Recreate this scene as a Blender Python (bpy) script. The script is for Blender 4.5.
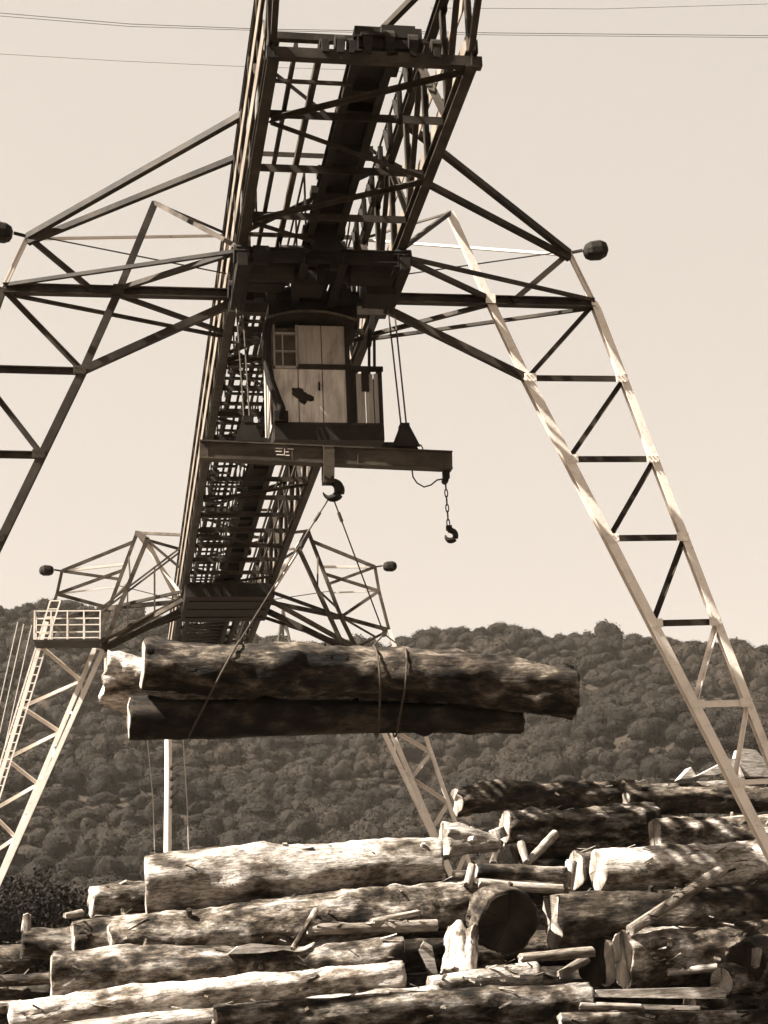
import bpy, bmesh, math, random
import numpy as np
from mathutils import Vector, Matrix, noise
S = bpy.context.scene
for o in list(bpy.data.objects): bpy.data.objects.remove(o)
COL = S.collection
R = math.radians

# ------------------------------------------------------------------ camera
F = 1625.0; TH = 0.2749; PS = 0.1669; RO = -0.0418; EYE = 1.6
FW = Vector((math.sin(PS)*math.cos(TH), math.cos(PS)*math.cos(TH), math.sin(TH)))
RT = Vector((math.cos(PS), -math.sin(PS), 0)); UP = RT.cross(FW)
R2 = RT*math.cos(RO) + UP*math.sin(RO); U2 = UP*math.cos(RO) - RT*math.sin(RO)
cam = bpy.data.cameras.new('camera'); cam.sensor_fit = 'VERTICAL'; cam.sensor_height = 36
cam.lens = F/1024*36; cam.clip_start = .1; cam.clip_end = 6000
camo = bpy.data.objects.new('camera', cam); COL.objects.link(camo)
m = Matrix((R2, U2, -FW)).transposed().to_4x4(); m.translation = Vector((0, 0, EYE)); camo.matrix_world = m
S.camera = camo
CO = Vector((0, 0, EYE))
def ray(px, py): return FW + R2*((px-384)/F) - U2*((py-512)/F)
def at(px, py, Y):                 # the world point at distance Y that shows at px,py
    d = ray(px, py); return CO + d*(Y/d.y)
def onz(px, py, z):
    d = ray(px, py); return CO + d*((z-EYE)/d.z)

# ------------------------------------------------------------------ world, sun, exposure
SUN = Vector((-.64, -.12, .757)).normalized()
el = math.asin(SUN.z); az = math.atan2(SUN.x, SUN.y)
w = bpy.data.worlds.new('World'); S.world = w; w.use_nodes = True
nt = w.node_tree; N = nt.nodes; L = nt.links; bg = N['Background']
sky = N.new('ShaderNodeTexSky'); sky.sky_type = 'NISHITA'; sky.sun_disc = False
sky.sun_elevation = el; sky.sun_rotation = az; sky.dust_density = 3.0; sky.air_density = 1.5
bw = N.new('ShaderNodeRGBToBW'); L.new(sky.outputs[0], bw.inputs[0])
pw = N.new('ShaderNodeMath'); pw.operation = 'POWER'; pw.inputs[1].default_value = .2; L.new(bw.outputs[0], pw.inputs[0])
mu = N.new('ShaderNodeMixRGB'); mu.blend_type = 'MULTIPLY'; mu.inputs[0].default_value = 1
mu.inputs[2].default_value = (1.0, .90, .80, 1); L.new(pw.outputs[0], mu.inputs[1])
L.new(mu.outputs[0], bg.inputs[0]); bg.inputs[1].default_value = .0935
sl = bpy.data.lights.new('sun', 'SUN'); sl.energy = 5.0; sl.angle = R(.5); sl.color = (1, .95, .87)
so = bpy.data.objects.new('sun', sl); COL.objects.link(so)
so.rotation_euler = SUN.to_track_quat('Z', 'Y').to_euler(); so.location = (-20, -20, 60)
S.view_settings.view_transform = 'Standard'; S.view_settings.look = 'None'
S.view_settings.exposure = 2.75; S.view_settings.gamma = 1
S.render.resolution_x = 768; S.render.resolution_y = 1024

# ------------------------------------------------------------------ materials (toned to the brown of the print)
def tone(v):                       # grey value -> warm brown of the same value
    k = min(1, v/.35); g = .74+.15*k; b = .51+.27*k; v *= .88
    return (v, v*g, v*b, 1)
def material(name, stops, scale=3, stretch=(1, 1, 1), rough=.75, bump=.3, detail=8, second=None, spec=.1, obj_rand=0, dist=.6, nr=.62, fine=0):
    m = bpy.data.materials.new(name); m.use_nodes = True; t = m.node_tree; n = t.nodes; l = t.links
    b = n['Principled BSDF']; b.inputs['Roughness'].default_value = rough; b.inputs['Specular IOR Level'].default_value = spec
    tc = n.new('ShaderNodeTexCoord'); mp = n.new('ShaderNodeMapping'); mp.inputs['Scale'].default_value = stretch
    l.new(tc.outputs['Object'], mp.inputs[0]); vec = mp.outputs[0]
    if obj_rand:
        oi = n.new('ShaderNodeObjectInfo'); mm = n.new('ShaderNodeMath'); mm.operation = 'MULTIPLY'; mm.inputs[1].default_value = 80
        l.new(oi.outputs['Random'], mm.inputs[0]); ad = n.new('ShaderNodeVectorMath'); ad.operation = 'ADD'
        l.new(vec, ad.inputs[0]); l.new(mm.outputs[0], ad.inputs[1]); vec = ad.outputs[0]
    no = n.new('ShaderNodeTexNoise'); no.inputs['Scale'].default_value = scale; no.inputs['Detail'].default_value = detail
    no.inputs['Roughness'].default_value = nr; no.inputs['Distortion'].default_value = dist
    l.new(vec, no.inputs['Vector'])
    cr = n.new('ShaderNodeValToRGB'); el = cr.color_ramp.elements
    while len(el) < len(stops): el.new(.5)
    for e, (p, v) in zip(el, stops): e.position = p; e.color = tone(v)
    l.new(no.outputs[0], cr.inputs[0]); col = cr.outputs[0]
    if second:
        sc, st, lo, hi, dark = second
        mp2 = n.new('ShaderNodeMapping'); mp2.inputs['Scale'].default_value = st; l.new(vec, mp2.inputs[0])
        n2 = n.new('ShaderNodeTexNoise'); n2.inputs['Scale'].default_value = sc; n2.inputs['Detail'].default_value = 6; n2.inputs['Roughness'].default_value = .7
        l.new(mp2.outputs[0], n2.inputs['Vector'])
        mr = n.new('ShaderNodeMapRange'); mr.inputs[1].default_value = lo; mr.inputs[2].default_value = hi
        mr.inputs[3].default_value = dark; mr.inputs[4].default_value = 1; l.new(n2.outputs[0], mr.inputs[0])
        mx = n.new('ShaderNodeMixRGB'); mx.blend_type = 'MULTIPLY'; mx.inputs[0].default_value = 1
        l.new(col, mx.inputs[1]); l.new(mr.outputs[0], mx.inputs[2]); col = mx.outputs[0]
        hsrc = n2.outputs[0]
    else: hsrc = no.outputs[0]
    if obj_rand:
        mr2 = n.new('ShaderNodeMapRange'); mr2.inputs[3].default_value = 1-obj_rand; mr2.inputs[4].default_value = 1+obj_rand*.6
        l.new(oi.outputs['Random'], mr2.inputs[0])
        mx3 = n.new('ShaderNodeMixRGB'); mx3.blend_type = 'MULTIPLY'; mx3.inputs[0].default_value = 1
        l.new(col, mx3.inputs[1]); l.new(mr2.outputs[0], mx3.inputs[2]); col = mx3.outputs[0]
    if fine:
        mp4 = n.new('ShaderNodeMapping'); mp4.inputs['Scale'].default_value = (.5, 1, 1); l.new(vec, mp4.inputs[0])
        n4 = n.new('ShaderNodeTexNoise'); n4.inputs['Scale'].default_value = fine; n4.inputs['Detail'].default_value = 5; n4.inputs['Roughness'].default_value = .75
        l.new(mp4.outputs[0], n4.inputs['Vector']); mr4 = n.new('ShaderNodeMapRange'); mr4.inputs[1].default_value = .38; mr4.inputs[2].default_value = .6
        mr4.inputs[3].default_value = .35; mr4.inputs[4].default_value = 1.2; l.new(n4.outputs[0], mr4.inputs[0])
        mx4 = n.new('ShaderNodeMixRGB'); mx4.blend_type = 'MULTIPLY'; mx4.inputs[0].default_value = 1
        l.new(col, mx4.inputs[1]); l.new(mr4.outputs[0], mx4.inputs[2]); col = mx4.outputs[0]
    l.new(col, b.inputs['Base Color'])
    if bump:
        bp = n.new('ShaderNodeBump'); bp.inputs['Strength'].default_value = bump; bp.inputs['Distance'].default_value = .05
        l.new(hsrc, bp.inputs['Height']); l.new(bp.outputs[0], b.inputs['Normal'])
    return m
M = {}
M['paint'] = material('shaded_pale_paint', [(.3, .012), (.5, .03), (.7, .06)], 1.3, rough=.6, bump=.1, second=(9, (1, 1, 1), .3, .5, .7))  # dark copy of the pale steel paint, shade put into its colour
M['pale'] = material('lit_pale_paint', [(.25, .42), (.42, .66), (.7, .76)], 1.6, rough=.6, bump=.1, second=(9, (1, 1, 1), .28, .45, .6))  # lit copy of the steel paint, for parts that catch the sun
M['board'] = material('grey_side_board', [(.3, .09), (.5, .15), (.7, .2)], 1.6, rough=.7, bump=.1)
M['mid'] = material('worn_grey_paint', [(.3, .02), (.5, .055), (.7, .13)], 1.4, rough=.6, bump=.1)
M['dark_steel'] = material('greasy_dark_steel', [(.3, .006), (.7, .022)], 3, rough=.7, bump=.15)
M['beam_paint'] = material('grimy_beam_paint', [(.3, .02), (.5, .05), (.75, .09)], 2.2, stretch=(.6, 1, 1), rough=.6, bump=.15, second=(14, (.5, 1, 1), .3, .55, .6))
M['cab_wood'] = material('pale_cab_panel', [(.25, .18), (.5, .33), (.8, .42)], 2.2, stretch=(1, 1, .5), rough=.7, bump=.15, second=(7, (2.5, 2.5, .4), .35, .55, .72))
M['cab_sunlit'] = material('sunlit_lower_panel', [(.25, .3), (.5, .56), (.8, .66)], 2.2, stretch=(1, 1, .5), rough=.7, bump=.15, second=(7, (2.5, 2.5, .4), .35, .55, .65))  # brighter copy of the cab panel, with sunlight on the lower row painted in
M['cab_trim'] = material('dark_cab_trim', [(.3, .008), (.7, .028)], 4, rough=.6)
M['white'] = material('white_chalk', [(.2, .45), (.7, .7)], 20, rough=.9, bump=0)
M['glass'] = material('dusty_window_glass', [(.3, .03), (.6, .09)], 2.5, rough=.12, bump=0, spec=.6)
M['rope'] = material('wire_rope', [(.3, .03), (.7, .06)], 10, rough=.6)
M['palerope'] = material('pale_rope', [(.3, .3), (.7, .45)], 10, rough=.8)
M['bark'] = material('rough_bark', [(.36, .01), (.44, .05), (.51, .15), (.6, .34)], 2.4, dist=.25, stretch=(.6, 1, 1), fine=16, bump=.9, rough=.9, obj_rand=.35,
                     second=(6.5, (.4, 1, 1), .36, .56, .35))
M['peeled'] = material('half_peeled_log', [(.33, .03), (.41, .12), (.49, .32), (.6, .46)], 2.0, dist=.25, stretch=(.55, 1, 1), fine=18, bump=.6, rough=.8, obj_rand=.25,
                       second=(8, (.3, 1, 1), .30, .5, .5))
M['darkbark'] = material('dark_brown_bark', [(.36, .008), (.5, .05), (.62, .16)], 2.4, dist=.25, stretch=(.6, 1, 1), fine=16, bump=.9, rough=.85, obj_rand=.35,
                         second=(7, (.42, 1, 1), .36, .56, .4))  # bark in a darker brown tone
M['shadebark'] = material('shaded_grey_bark', [(.37, .005), (.46, .02), (.55, .055), (.63, .14)], 2.6, dist=.25, stretch=(.6, 1, 1), fine=16, bump=.9, rough=.85, obj_rand=.1,
                        second=(7, (.42, 1, 1), .36, .56, .35))  # tone lowered so the log's shaded underside reads near black
M['blackbark'] = material('shaded_black_bark', [(.36, .003), (.5, .012), (.62, .04)], 2.6, dist=.25, stretch=(.6, 1, 1), bump=.9, rough=.85, fine=16)  # near-black colour paints the shadow cast by the two slung logs above
M['pole'] = material('peeled_pole', [(.32, .08), (.5, .24), (.7, .4)], 2.5, stretch=(.3, 1, 1), fine=22, bump=.3, rough=.8, obj_rand=.2,
                     second=(9, (.12, 1, 1), .3, .5, .7))
M['plank'] = material('split_plank', [(.3, .12), (.5, .34), (.7, .48)], 2.5, stretch=(.3, 1, 1), fine=20, bump=.3, rough=.8, obj_rand=.2)
M['ground'] = material('trodden_earth', [(.3, .03), (.5, .08), (.7, .14)], .5, bump=.5, rough=.95, second=(4, (1, 1, 1), .3, .6, .6))
M['concrete'] = material('rough_concrete', [(.3, .2), (.7, .3)], 2)
M['forestfloor'] = material('forest_floor', [(.3, .012), (.7, .03)], .2, bump=.3, rough=1)
# sawn end with growth rings
def endmat(name, lo, hi):
    m = bpy.data.materials.new(name); m.use_nodes = True; t = m.node_tree; n = t.nodes; l = t.links; b = n['Principled BSDF']
    b.inputs['Roughness'].default_value = .9; b.inputs['Specular IOR Level'].default_value = .05
    tc = n.new('ShaderNodeTexCoord'); mp = n.new('ShaderNodeMapping'); mp.inputs['Rotation'].default_value = (0, R(90), 0)
    wv = n.new('ShaderNodeTexWave'); wv.wave_type = 'RINGS'; wv.rings_direction = 'X'; wv.inputs['Scale'].default_value = 6
    wv.inputs['Distortion'].default_value = 3; wv.inputs['Detail'].default_value = 3; wv.inputs['Detail Scale'].default_value = 1.5
    l.new(tc.outputs['Object'], wv.inputs[0])
    no = n.new('ShaderNodeTexNoise'); no.inputs['Scale'].default_value = 2.2; no.inputs['Detail'].default_value = 8; l.new(tc.outputs['Object'], no.inputs[0])
    mx = n.new('ShaderNodeMath'); mx.operation = 'MULTIPLY_ADD'; mx.inputs[1].default_value = .08; l.new(wv.outputs['Fac'], mx.inputs[0]); l.new(no.outputs[0], mx.inputs[2])
    cr = n.new('ShaderNodeValToRGB'); cr.color_ramp.elements[0].position = .4; cr.color_ramp.elements[0].color = tone(lo)
    cr.color_ramp.elements[1].position = .75; cr.color_ramp.elements[1].color = tone(hi); l.new(mx.outputs[0], cr.inputs[0])
    sx = n.new('ShaderNodeSeparateXYZ'); l.new(tc.outputs['Object'], sx.inputs[0])
    at2 = n.new('ShaderNodeMath'); at2.operation = 'ARCTAN2'; l.new(sx.outputs[1], at2.inputs[0]); l.new(sx.outputs[2], at2.inputs[1])
    nc = n.new('ShaderNodeTexNoise'); nc.noise_dimensions = '1D'; nc.inputs['Scale'].default_value = 3.2; nc.inputs['Detail'].default_value = 3; l.new(at2.outputs[0], nc.inputs['W'])
    rc = n.new('ShaderNodeMapRange'); rc.inputs[1].default_value = .36; rc.inputs[2].default_value = .44; rc.inputs[3].default_value = .3; l.new(nc.outputs[0], rc.inputs[0])
    mc = n.new('ShaderNodeMixRGB'); mc.blend_type = 'MULTIPLY'; mc.inputs[0].default_value = 1; l.new(cr.outputs[0], mc.inputs[1]); l.new(rc.outputs[0], mc.inputs[2])
    l.new(mc.outputs[0], b.inputs['Base Color'])
    bp = n.new('ShaderNodeBump'); bp.inputs['Strength'].default_value = .5; bp.inputs['Distance'].default_value = .03
    l.new(mx.outputs[0], bp.inputs['Height']); l.new(bp.outputs[0], b.inputs['Normal'])
    return m
M['end'] = endmat('sawn_end', .1, .4)
M['darkend'] = endmat('shaded_sawn_end', .008, .035)  # dark copy of the sawn end, painting shade on ends away from the sun
def leafmat(name, a, b_, scale):
    m = bpy.data.materials.new(name); m.use_nodes = True; t = m.node_tree; n = t.nodes; l = t.links; b = n['Principled BSDF']
    b.inputs['Roughness'].default_value = .9; b.inputs['Specular IOR Level'].default_value = .1
    tc = n.new('ShaderNodeTexCoord')
    no = n.new('ShaderNodeTexNoise'); no.inputs['Scale'].default_value = scale; no.inputs['Detail'].default_value = 5; l.new(tc.outputs['Object'], no.inputs[0])
    cr = n.new('ShaderNodeValToRGB'); cr.color_ramp.elements[0].position = .35; cr.color_ramp.elements[0].color = tone(a)
    cr.color_ramp.elements[1].position = .66; cr.color_ramp.elements[1].color = tone(b_); l.new(no.outputs[0], cr.inputs[0])
    l.new(cr.outputs[0], b.inputs['Base Color']); return m
M['leaf'] = leafmat('woodland_leaves', .006, .016, .03)
M['darkleaf'] = leafmat('dark_leaves', .005, .014, .8)

# ------------------------------------------------------------------ mesh helpers
class MB:
    def __init__(s): s.v = []; s.f = []
    def add(s, vs, fs):
        b = len(s.v); s.v += [tuple(v) for v in vs]; s.f += [tuple(b+i for i in f) for f in fs]; return s
    def box(s, c, d, mat=None):
        c = Vector(c); hx, hy, hz = d[0]/2, d[1]/2, d[2]/2
        vs = [Vector((x*hx, y*hy, z*hz)) for x in (-1, 1) for y in (-1, 1) for z in (-1, 1)]
        if mat: vs = [mat @ v for v in vs]
        return s.add([c+v for v in vs], [(0, 1, 3, 2), (4, 6, 7, 5), (0, 4, 5, 1), (2, 3, 7, 6), (0, 2, 6, 4), (1, 5, 7, 3)])
    def bar(s, p, q, w, h, up=(0, 0, 1), off=(0, 0)):
        p = Vector(p); q = Vector(q); d = (q-p)
        if d.length < 1e-5: return s
        x = d.normalized(); up = Vector(up)
        if abs(x.dot(up)) > .98: up = Vector((0, 1, 0))
        y = up.cross(x).normalized(); z = x.cross(y)
        p = p+y*off[0]+z*off[1]; q = q+y*off[0]+z*off[1]
        vs = [b+y*(a*w/2)+z*(c*h/2) for b in (p, q) for a in (-1, 1) for c in (-1, 1)]
        return s.add(vs, [(0, 1, 3, 2), (4, 6, 7, 5), (0, 4, 5, 1), (2, 3, 7, 6), (0, 2, 6, 4), (1, 5, 7, 3)])
    def ibeam(s, p, q, w, h, up=(0, 0, 1)):
        t = max(.018, h*.09)
        s.bar(p, q, w, t, up, (0, h/2-t/2)); s.bar(p, q, w, t, up, (0, -h/2+t/2)); return s.bar(p, q, t*.9, h-2*t-.002, up)
    def angle(s, p, q, w, up=(0, 0, 1)):
        t = max(.012, w*.14)
        s.bar(p, q, w, t, up, (0, w/2)); return s.bar(p, q, t, w-.004, up, (-w/2+t/2, -t/2))
    def tube(s, p, q, r0, r1=None, n=10, cap=True):
        r1 = r0 if r1 is None else r1; p = Vector(p); q = Vector(q); x = (q-p).normalized()
        u = Vector((0, 0, 1)) if abs(x.z) < .9 else Vector((1, 0, 0)); y = u.cross(x).normalized(); z = x.cross(y)
        vs = []
        for b, r in ((p, r0), (q, r1)):
            for i in range(n):
                a = 2*math.pi*i/n; vs.append(b+y*(r*math.cos(a))+z*(r*math.sin(a)))
        fs = [(i, (i+1) % n, n+(i+1) % n, n+i) for i in range(n)]
        if cap: fs += [tuple(range(n))[::-1], tuple(range(n, 2*n))]
        return s.add(vs, fs)
    def path(s, pts, r, n=6):
        pts = [Vector(p) for p in pts]; rings = []
        for i, p in enumerate(pts):
            x = (pts[min(i+1, len(pts)-1)]-pts[max(i-1, 0)]).normalized()
            u = Vector((0, .3, 1)).normalized() if abs(x.z) < .9 else Vector((1, .2, 0)).normalized()
            y = u.cross(x).normalized(); z = x.cross(y); rr = r[i] if isinstance(r, (list, tuple)) else r
            rings.append([p+y*(rr*math.cos(2*math.pi*k/n))+z*(rr*math.sin(2*math.pi*k/n)) for k in range(n)])
        vs = [v for g in rings for v in g]; fs = []
        for i in range(len(pts)-1):
            for k in range(n): fs.append((i*n+k, i*n+(k+1) % n, (i+1)*n+(k+1) % n, (i+1)*n+k))
        fs += [tuple(range(n))[::-1], tuple(range((len(pts)-1)*n, len(pts)*n))]
        return s.add(vs, fs)
    def prism(s, pts, d):          # closed outline pts swept by vector d
        n = len(pts); d = Vector(d); vs = [Vector(p) for p in pts]+[Vector(p)+d for p in pts]
        return s.add(vs, [tuple(range(n)), tuple(range(n, 2*n))[::-1]]+[(i, i+n, (i+1) % n+n, (i+1) % n) for i in range(n)])
    def build(s, name, mat, parent=None, origin=None, smooth=False):
        me = bpy.data.meshes.new(name); o0 = Vector(origin) if origin is not None else Vector((0, 0, 0))
        me.from_pydata([tuple(Vector(v)-o0) for v in s.v], [], s.f)
        bm = bmesh.new(); bm.from_mesh(me); bmesh.ops.recalc_face_normals(bm, faces=bm.faces); bm.to_mesh(me); bm.free()
        if smooth:
            for p in me.polygons: p.use_smooth = True
        me.materials.append(mat); o = bpy.data.objects.new(name, me); COL.objects.link(o); o.location = o0
        if parent:
            o.parent = parent; o.location = o0-WL(parent)
        return o
def WL(o):
    v = Vector((0, 0, 0))
    while o: v += o.location; o = o.parent
    return v
def tag(o, label=None, cat=None, group=None, kind=None):
    if label: o['label'] = label
    if cat: o['category'] = cat
    if group: o['group'] = group
    if kind: o['kind'] = kind
    return o
def empty(name, loc, label, cat, group=None):
    o = bpy.data.objects.new(name, None); COL.objects.link(o); o.location = loc; o.empty_display_size = .3
    return tag(o, label, cat, group)
def lerp(a, b, t): return Vector(a)*(1-t)+Vector(b)*t

# ------------------------------------------------------------------ terrain
g = MB()
xs = [-3000, -900, -300, -120, -60, -30, 0, 30, 60, 120, 300, 900, 3000]
g.add([(x, y, 0) for y in (-2000, -300, -50, 0, 30, 60, 120, 230, 600, 3000) for x in xs],
      [(j*13+i, j*13+i+1, (j+1)*13+i+1, (j+1)*13+i) for j in range(9) for i in range(12)])
tag(g.build('ground', M['ground']), kind='structure')

sky_pts = [(-400, 640), (-200, 625), (0, 606), (60, 603), (150, 606), (250, 618), (330, 628), (392, 628), (430, 618), (500, 612), (560, 627), (620, 631), (680, 642), (768, 657), (900, 690), (1100, 730), (1500, 800)]
RY = 520
rx = [at(a, b, RY).x for a, b in sky_pts]; rz = [at(a, b, RY).z-6 for a, b in sky_pts]
def hill(x, y):
    hr = float(np.interp(x, rx, rz))
    yr = RY + 18*math.sin(x*.02)
    if y <= yr:
        t = max(0, (y-240)/(yr-240)); s = t**1.25
        base = hr*s
    else:
        t = min(1, (y-yr)/500); base = hr*(1-.6*t*t*(3-2*t))
    a = min(1, max(0, (y-250)/100)); c = 1-math.exp(-((y-yr)/60)**2)
    n = noise.noise(Vector((x*.011, y*.008, 3)))*16 + noise.noise(Vector((x*.03, y*.02, 9)))*6
    return base + n*a*c*min(1, base/30)
NX, NY = 90, 60
vs = []; X0, X1, Y0, Y1_ = -520, 760, 236, 1000
for j in range(NY+1):
    for i in range(NX+1):
        x = X0+(X1-X0)*i/NX; y = Y0+(Y1_-Y0)*(j/NY)**1.3
        vs.append((x, y, hill(x, y)-(.5 if j == 0 else 0)+.02))
h = MB(); h.add(vs, [(j*(NX+1)+i, j*(NX+1)+i+1, (j+1)*(NX+1)+i+1, (j+1)*(NX+1)+i) for j in range(NY) for i in range(NX)])
tag(h.build('wooded_hill_slope', M['forestfloor'], smooth=True), kind='structure')

# ------------------------------------------------------------------ woods on the hill (leaf clumps in lumpy crowns)
def crown_variant(seed, ntri=2300, lobes=13, leaf=.05, core=False):
    rg = np.random.default_rng(seed)
    c = rg.normal(size=(lobes, 3)); c /= np.linalg.norm(c, axis=1)[:, None]; c[:, 2] = np.abs(c[:, 2])*.7-.05
    c *= rg.uniform(.35, .62, (lobes, 1)); c[0] = (0, 0, .25); rad = rg.uniform(.34, .55, lobes)
    k = rg.integers(0, lobes, ntri); d = rg.normal(size=(ntri, 3)); d /= np.linalg.norm(d, axis=1)[:, None]
    pos = c[k]+d*(rad[k]*rg.uniform(.8, 1.12, ntri))[:, None]
    nrm = d*.7+rg.normal(size=(ntri, 3))*.55; nrm /= np.linalg.norm(nrm, axis=1)[:, None]
    t = np.cross(nrm, rg.normal(size=(ntri, 3))); t /= np.linalg.norm(t, axis=1)[:, None]; b = np.cross(nrm, t)
    s = (leaf*rg.uniform(.6, 1.25, ntri))[:, None]
    tri = np.stack([pos+t*s, pos-t*s*.6+b*s*.9, pos-t*s*.5-b*s*.95], 1)
    if core:
        bm = bmesh.new(); bmesh.ops.create_icosphere(bm, subdivisions=3, radius=1)
        V = {}
        for v in bm.verts:
            dv = np.array(v.co); best = .3
            for kk in range(lobes):     # outermost hit of the ray from the centre with the lobes
                bdot = dv@c[kk]; disc = bdot*bdot-(c[kk]@c[kk]-rad[kk]**2)
                if disc > 0: best = max(best, bdot+math.sqrt(disc))
            q = v.co*best; f = 1+.10*noise.noise(Vector(q)*5+Vector((seed, 0, 0)))+.10*noise.noise(Vector(q)*11+Vector((seed, 3, 0)))
            V[v.index] = np.array(q)*f*.9
        T = np.array([[V[v.index] for v in f.verts] for f in bm.faces if sum(V[v.index][2] for v in f.verts) > -.9]); bm.free()
        return np.concatenate([tri, T]).reshape(-1, 3)
    return tri.reshape(-1, 3)
def leafmesh(name, variants, items, mat, parent=None):
    chunks = []
    for i, (x, y, z, r, hh, a) in enumerate(items):
        v = variants[i % len(variants)]; ca, sa = math.cos(a), math.sin(a)
        q = np.empty_like(v); q[:, 0] = (v[:, 0]*ca-v[:, 1]*sa)*r+x; q[:, 1] = (v[:, 0]*sa+v[:, 1]*ca)*r+y; q[:, 2] = v[:, 2]*hh+z
        chunks.append(q)
    V = np.concatenate(chunks).astype(np.float32); n = len(V)
    me = bpy.data.meshes.new(name); me.vertices.add(n); me.vertices.foreach_set('co', V.ravel())
    me.loops.add(n); me.loops.foreach_set('vertex_index', np.arange(n, dtype=np.int32))
    me.polygons.add(n//3); me.polygons.foreach_set('loop_start', np.arange(0, n, 3, dtype=np.int32))
    me.polygons.foreach_set('loop_total', np.full(n//3, 3, dtype=np.int32))
    me.update(); me.materials.append(mat); o = bpy.data.objects.new(name, me); COL.objects.link(o)
    if parent: o.parent = parent; o.location = -WL(parent)
    return o
rnd = random.Random(4)
VAR = [crown_variant(k, core=True) for k in range(7)]
items = []
y = 262.0
while y < 585:
    x = -230-(y-262)*.15
    while x < 400+(y-262)*.15:
        xx = x+rnd.uniform(-2.4, 2.4); yy = y+rnd.uniform(-2.4, 2.4); r = rnd.uniform(2.3, 4.7)*(1.3 if rnd.random() < .12 else 1)
        if -.34*yy < xx < .56*yy:
            items.append((xx, yy, hill(xx, yy)+r*.55, r, r*rnd.uniform(.65, 1.3), rnd.uniform(0, 6.28)))
        x += 6.0
    y += 5.6
tag(leafmesh('hillside_woods', VAR, items, M['leaf']), 'dense deciduous woods covering the whole hillside behind the crane', 'woods', kind='stuff')

# ------------------------------------------------------------------ the gantry crane
H = 12.8+EYE; XC = 3.5984; HW = 1.4544; HT = 2.11
YN = 29.37; YF = 56.34
XL, XR = XC-HW, XC+HW
ya = onz(470, 62, H).y; yb = 72.0
BAY = (YN-ya)/round((YN-ya)/1.62)
nodes = [ya+BAY*i for i in range(int((yb-ya)/BAY)+1)]
crane = empty('gantry_crane', (XC, YN, 0), 'tall latticed steel gantry crane spanning the log yard, its girder running away between splayed legs', 'gantry crane')
ytop = ya-7.6
for X in (XL, XR):
    MB().ibeam((X, ya-.1, H), (X, yb, H), .17, .26).build('bottom_chord', M['paint'], crane)
for X in (XL, XR):
    MB().ibeam((X, ytop, H+HT), (X, yb, H+HT), .15, .2).build('top_chord', M['paint'], crane)
topn = [ya-BAY*k for k in range(4, 0, -1)]
for s, X in ((-1, XL), (1, XR)):
    b = MB()
    for i, y in enumerate(nodes):
        b.angle((X+s*.02, y, H+.14), (X+s*.02, y, H+HT-.1), .11, (0, 1, 0))
        if i < len(nodes)-1:
            z0, z1 = (H+.13, H+HT-.1) if i % 2 else (H+HT-.1, H+.13)
            b.angle((X-s*.03, y+.03, z0), (X-s*.03, nodes[i+1]-.03, z1), .09, (1, 0, 0))
            b.box((X+s*.075, y, H+.16), (.012, .36, .22)); b.box((X+s*.06, y, H+HT-.12), (.012, .3, .18))
    # rising end bay that carries the top chord past the end of the bottom frame
    b.bar((X, ya, H+.1), (X, ya-BAY*1.6, H+HT), .09, .1)
    b.bar((X, ya-BAY*1.6, H+HT+.1), (X, ya+.4, H+HT+2.6), .12, .12)
    b.build('side_truss', M['paint'], crane)
    # long boards along the truss
    k = MB()
    for zz, hh in ((H+HT*.3, .3), (H+HT*.66, .24)):
        k.bar((X+s*.085, ya+.4, zz), (X+s*.085, yb, zz), .02, hh)
    k.build('side_board', M['board'], crane)
bf = MB().bar((XL-.1, ya, H-.02), (XR+.16, ya, H-.02), .14, .16).build('bottom_frame', M['paint'], crane)
for i, y in enumerate(nodes):
    if i: MB().angle((XL+.09, y, H-.03), (XR-.09, y, H-.03), .12).build('cross_member', M['paint'], bf)
    if i < len(nodes)-1:
        a, c = (XL+.1, XR-.1) if i % 2 else (XR-.1, XL+.1)
        if y < YN-.5 or i % 3 == 0: MB().angle((a, y+.06, H-.13), (c, nodes[i+1]-.06, H-.13), .07).build('plan_brace', M['paint'], bf)
        if i % 3 == 0: MB().bar((XL+.1, y+.8, H+.02), (XC-.2, y+.8, H+.02), .05, .05).build('cross_member', M['paint'], bf)
for y in topn+nodes[::2]: MB().angle((XL+.05, y, H+HT), (XR-.05, y, H+HT), .09).build('top_cross_member', M['paint'], crane)
MB().bar((XL, ytop, H+HT), (XR, ytop, H+HT), .12, .12).build('top_cross_member', M['paint'], crane)
yy_ = onz(350, 32, H+HT).y
tf = MB().bar((XL, yy_, H+HT-.12), (XR, yy_, H+HT-.12), .07, .08); tf.bar((XC-1.2, yy_, H+HT-.16), (XC-.1, yy_, H+HT-.16), .12, .12); tf.bar((XC+.5, yy_, H+HT-.1), (XR, yy_-2.5, H+HT-.1), .1, .1)
tf.build('top_cross_beam', M['paint'], crane)
for i in range(2, len(nodes)-2, 2):
    a, c = (XL+.08, XR-.08) if (i//2) % 2 else (XR-.08, XL+.08)
    MB().angle((a, nodes[i]+.05, H+HT-.1), (c, nodes[i+2]-.05, H+HT-.1), .075).build('top_brace', M['paint'], crane)
# upper end portal, seen in the top corners of the picture
ep = MB()
ep.bar((XL, ya-1.0, H+HT+.9), (XR, ya-1.0, H+HT+.9), .1, .14); ep.bar((XR-1.5, ya-1.0, H+HT+.9), (XR, ya-1.0, H+HT+2.2), .1, .1)
ep.box((XC+.15, ya-.9, H+HT+.55), (.8, .5, .5)); ep.box((XC-.95, ya-.9, H+HT+.93), (.7, .3, .12))
ep.build('end_portal', M['dark_steel'], crane)
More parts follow.
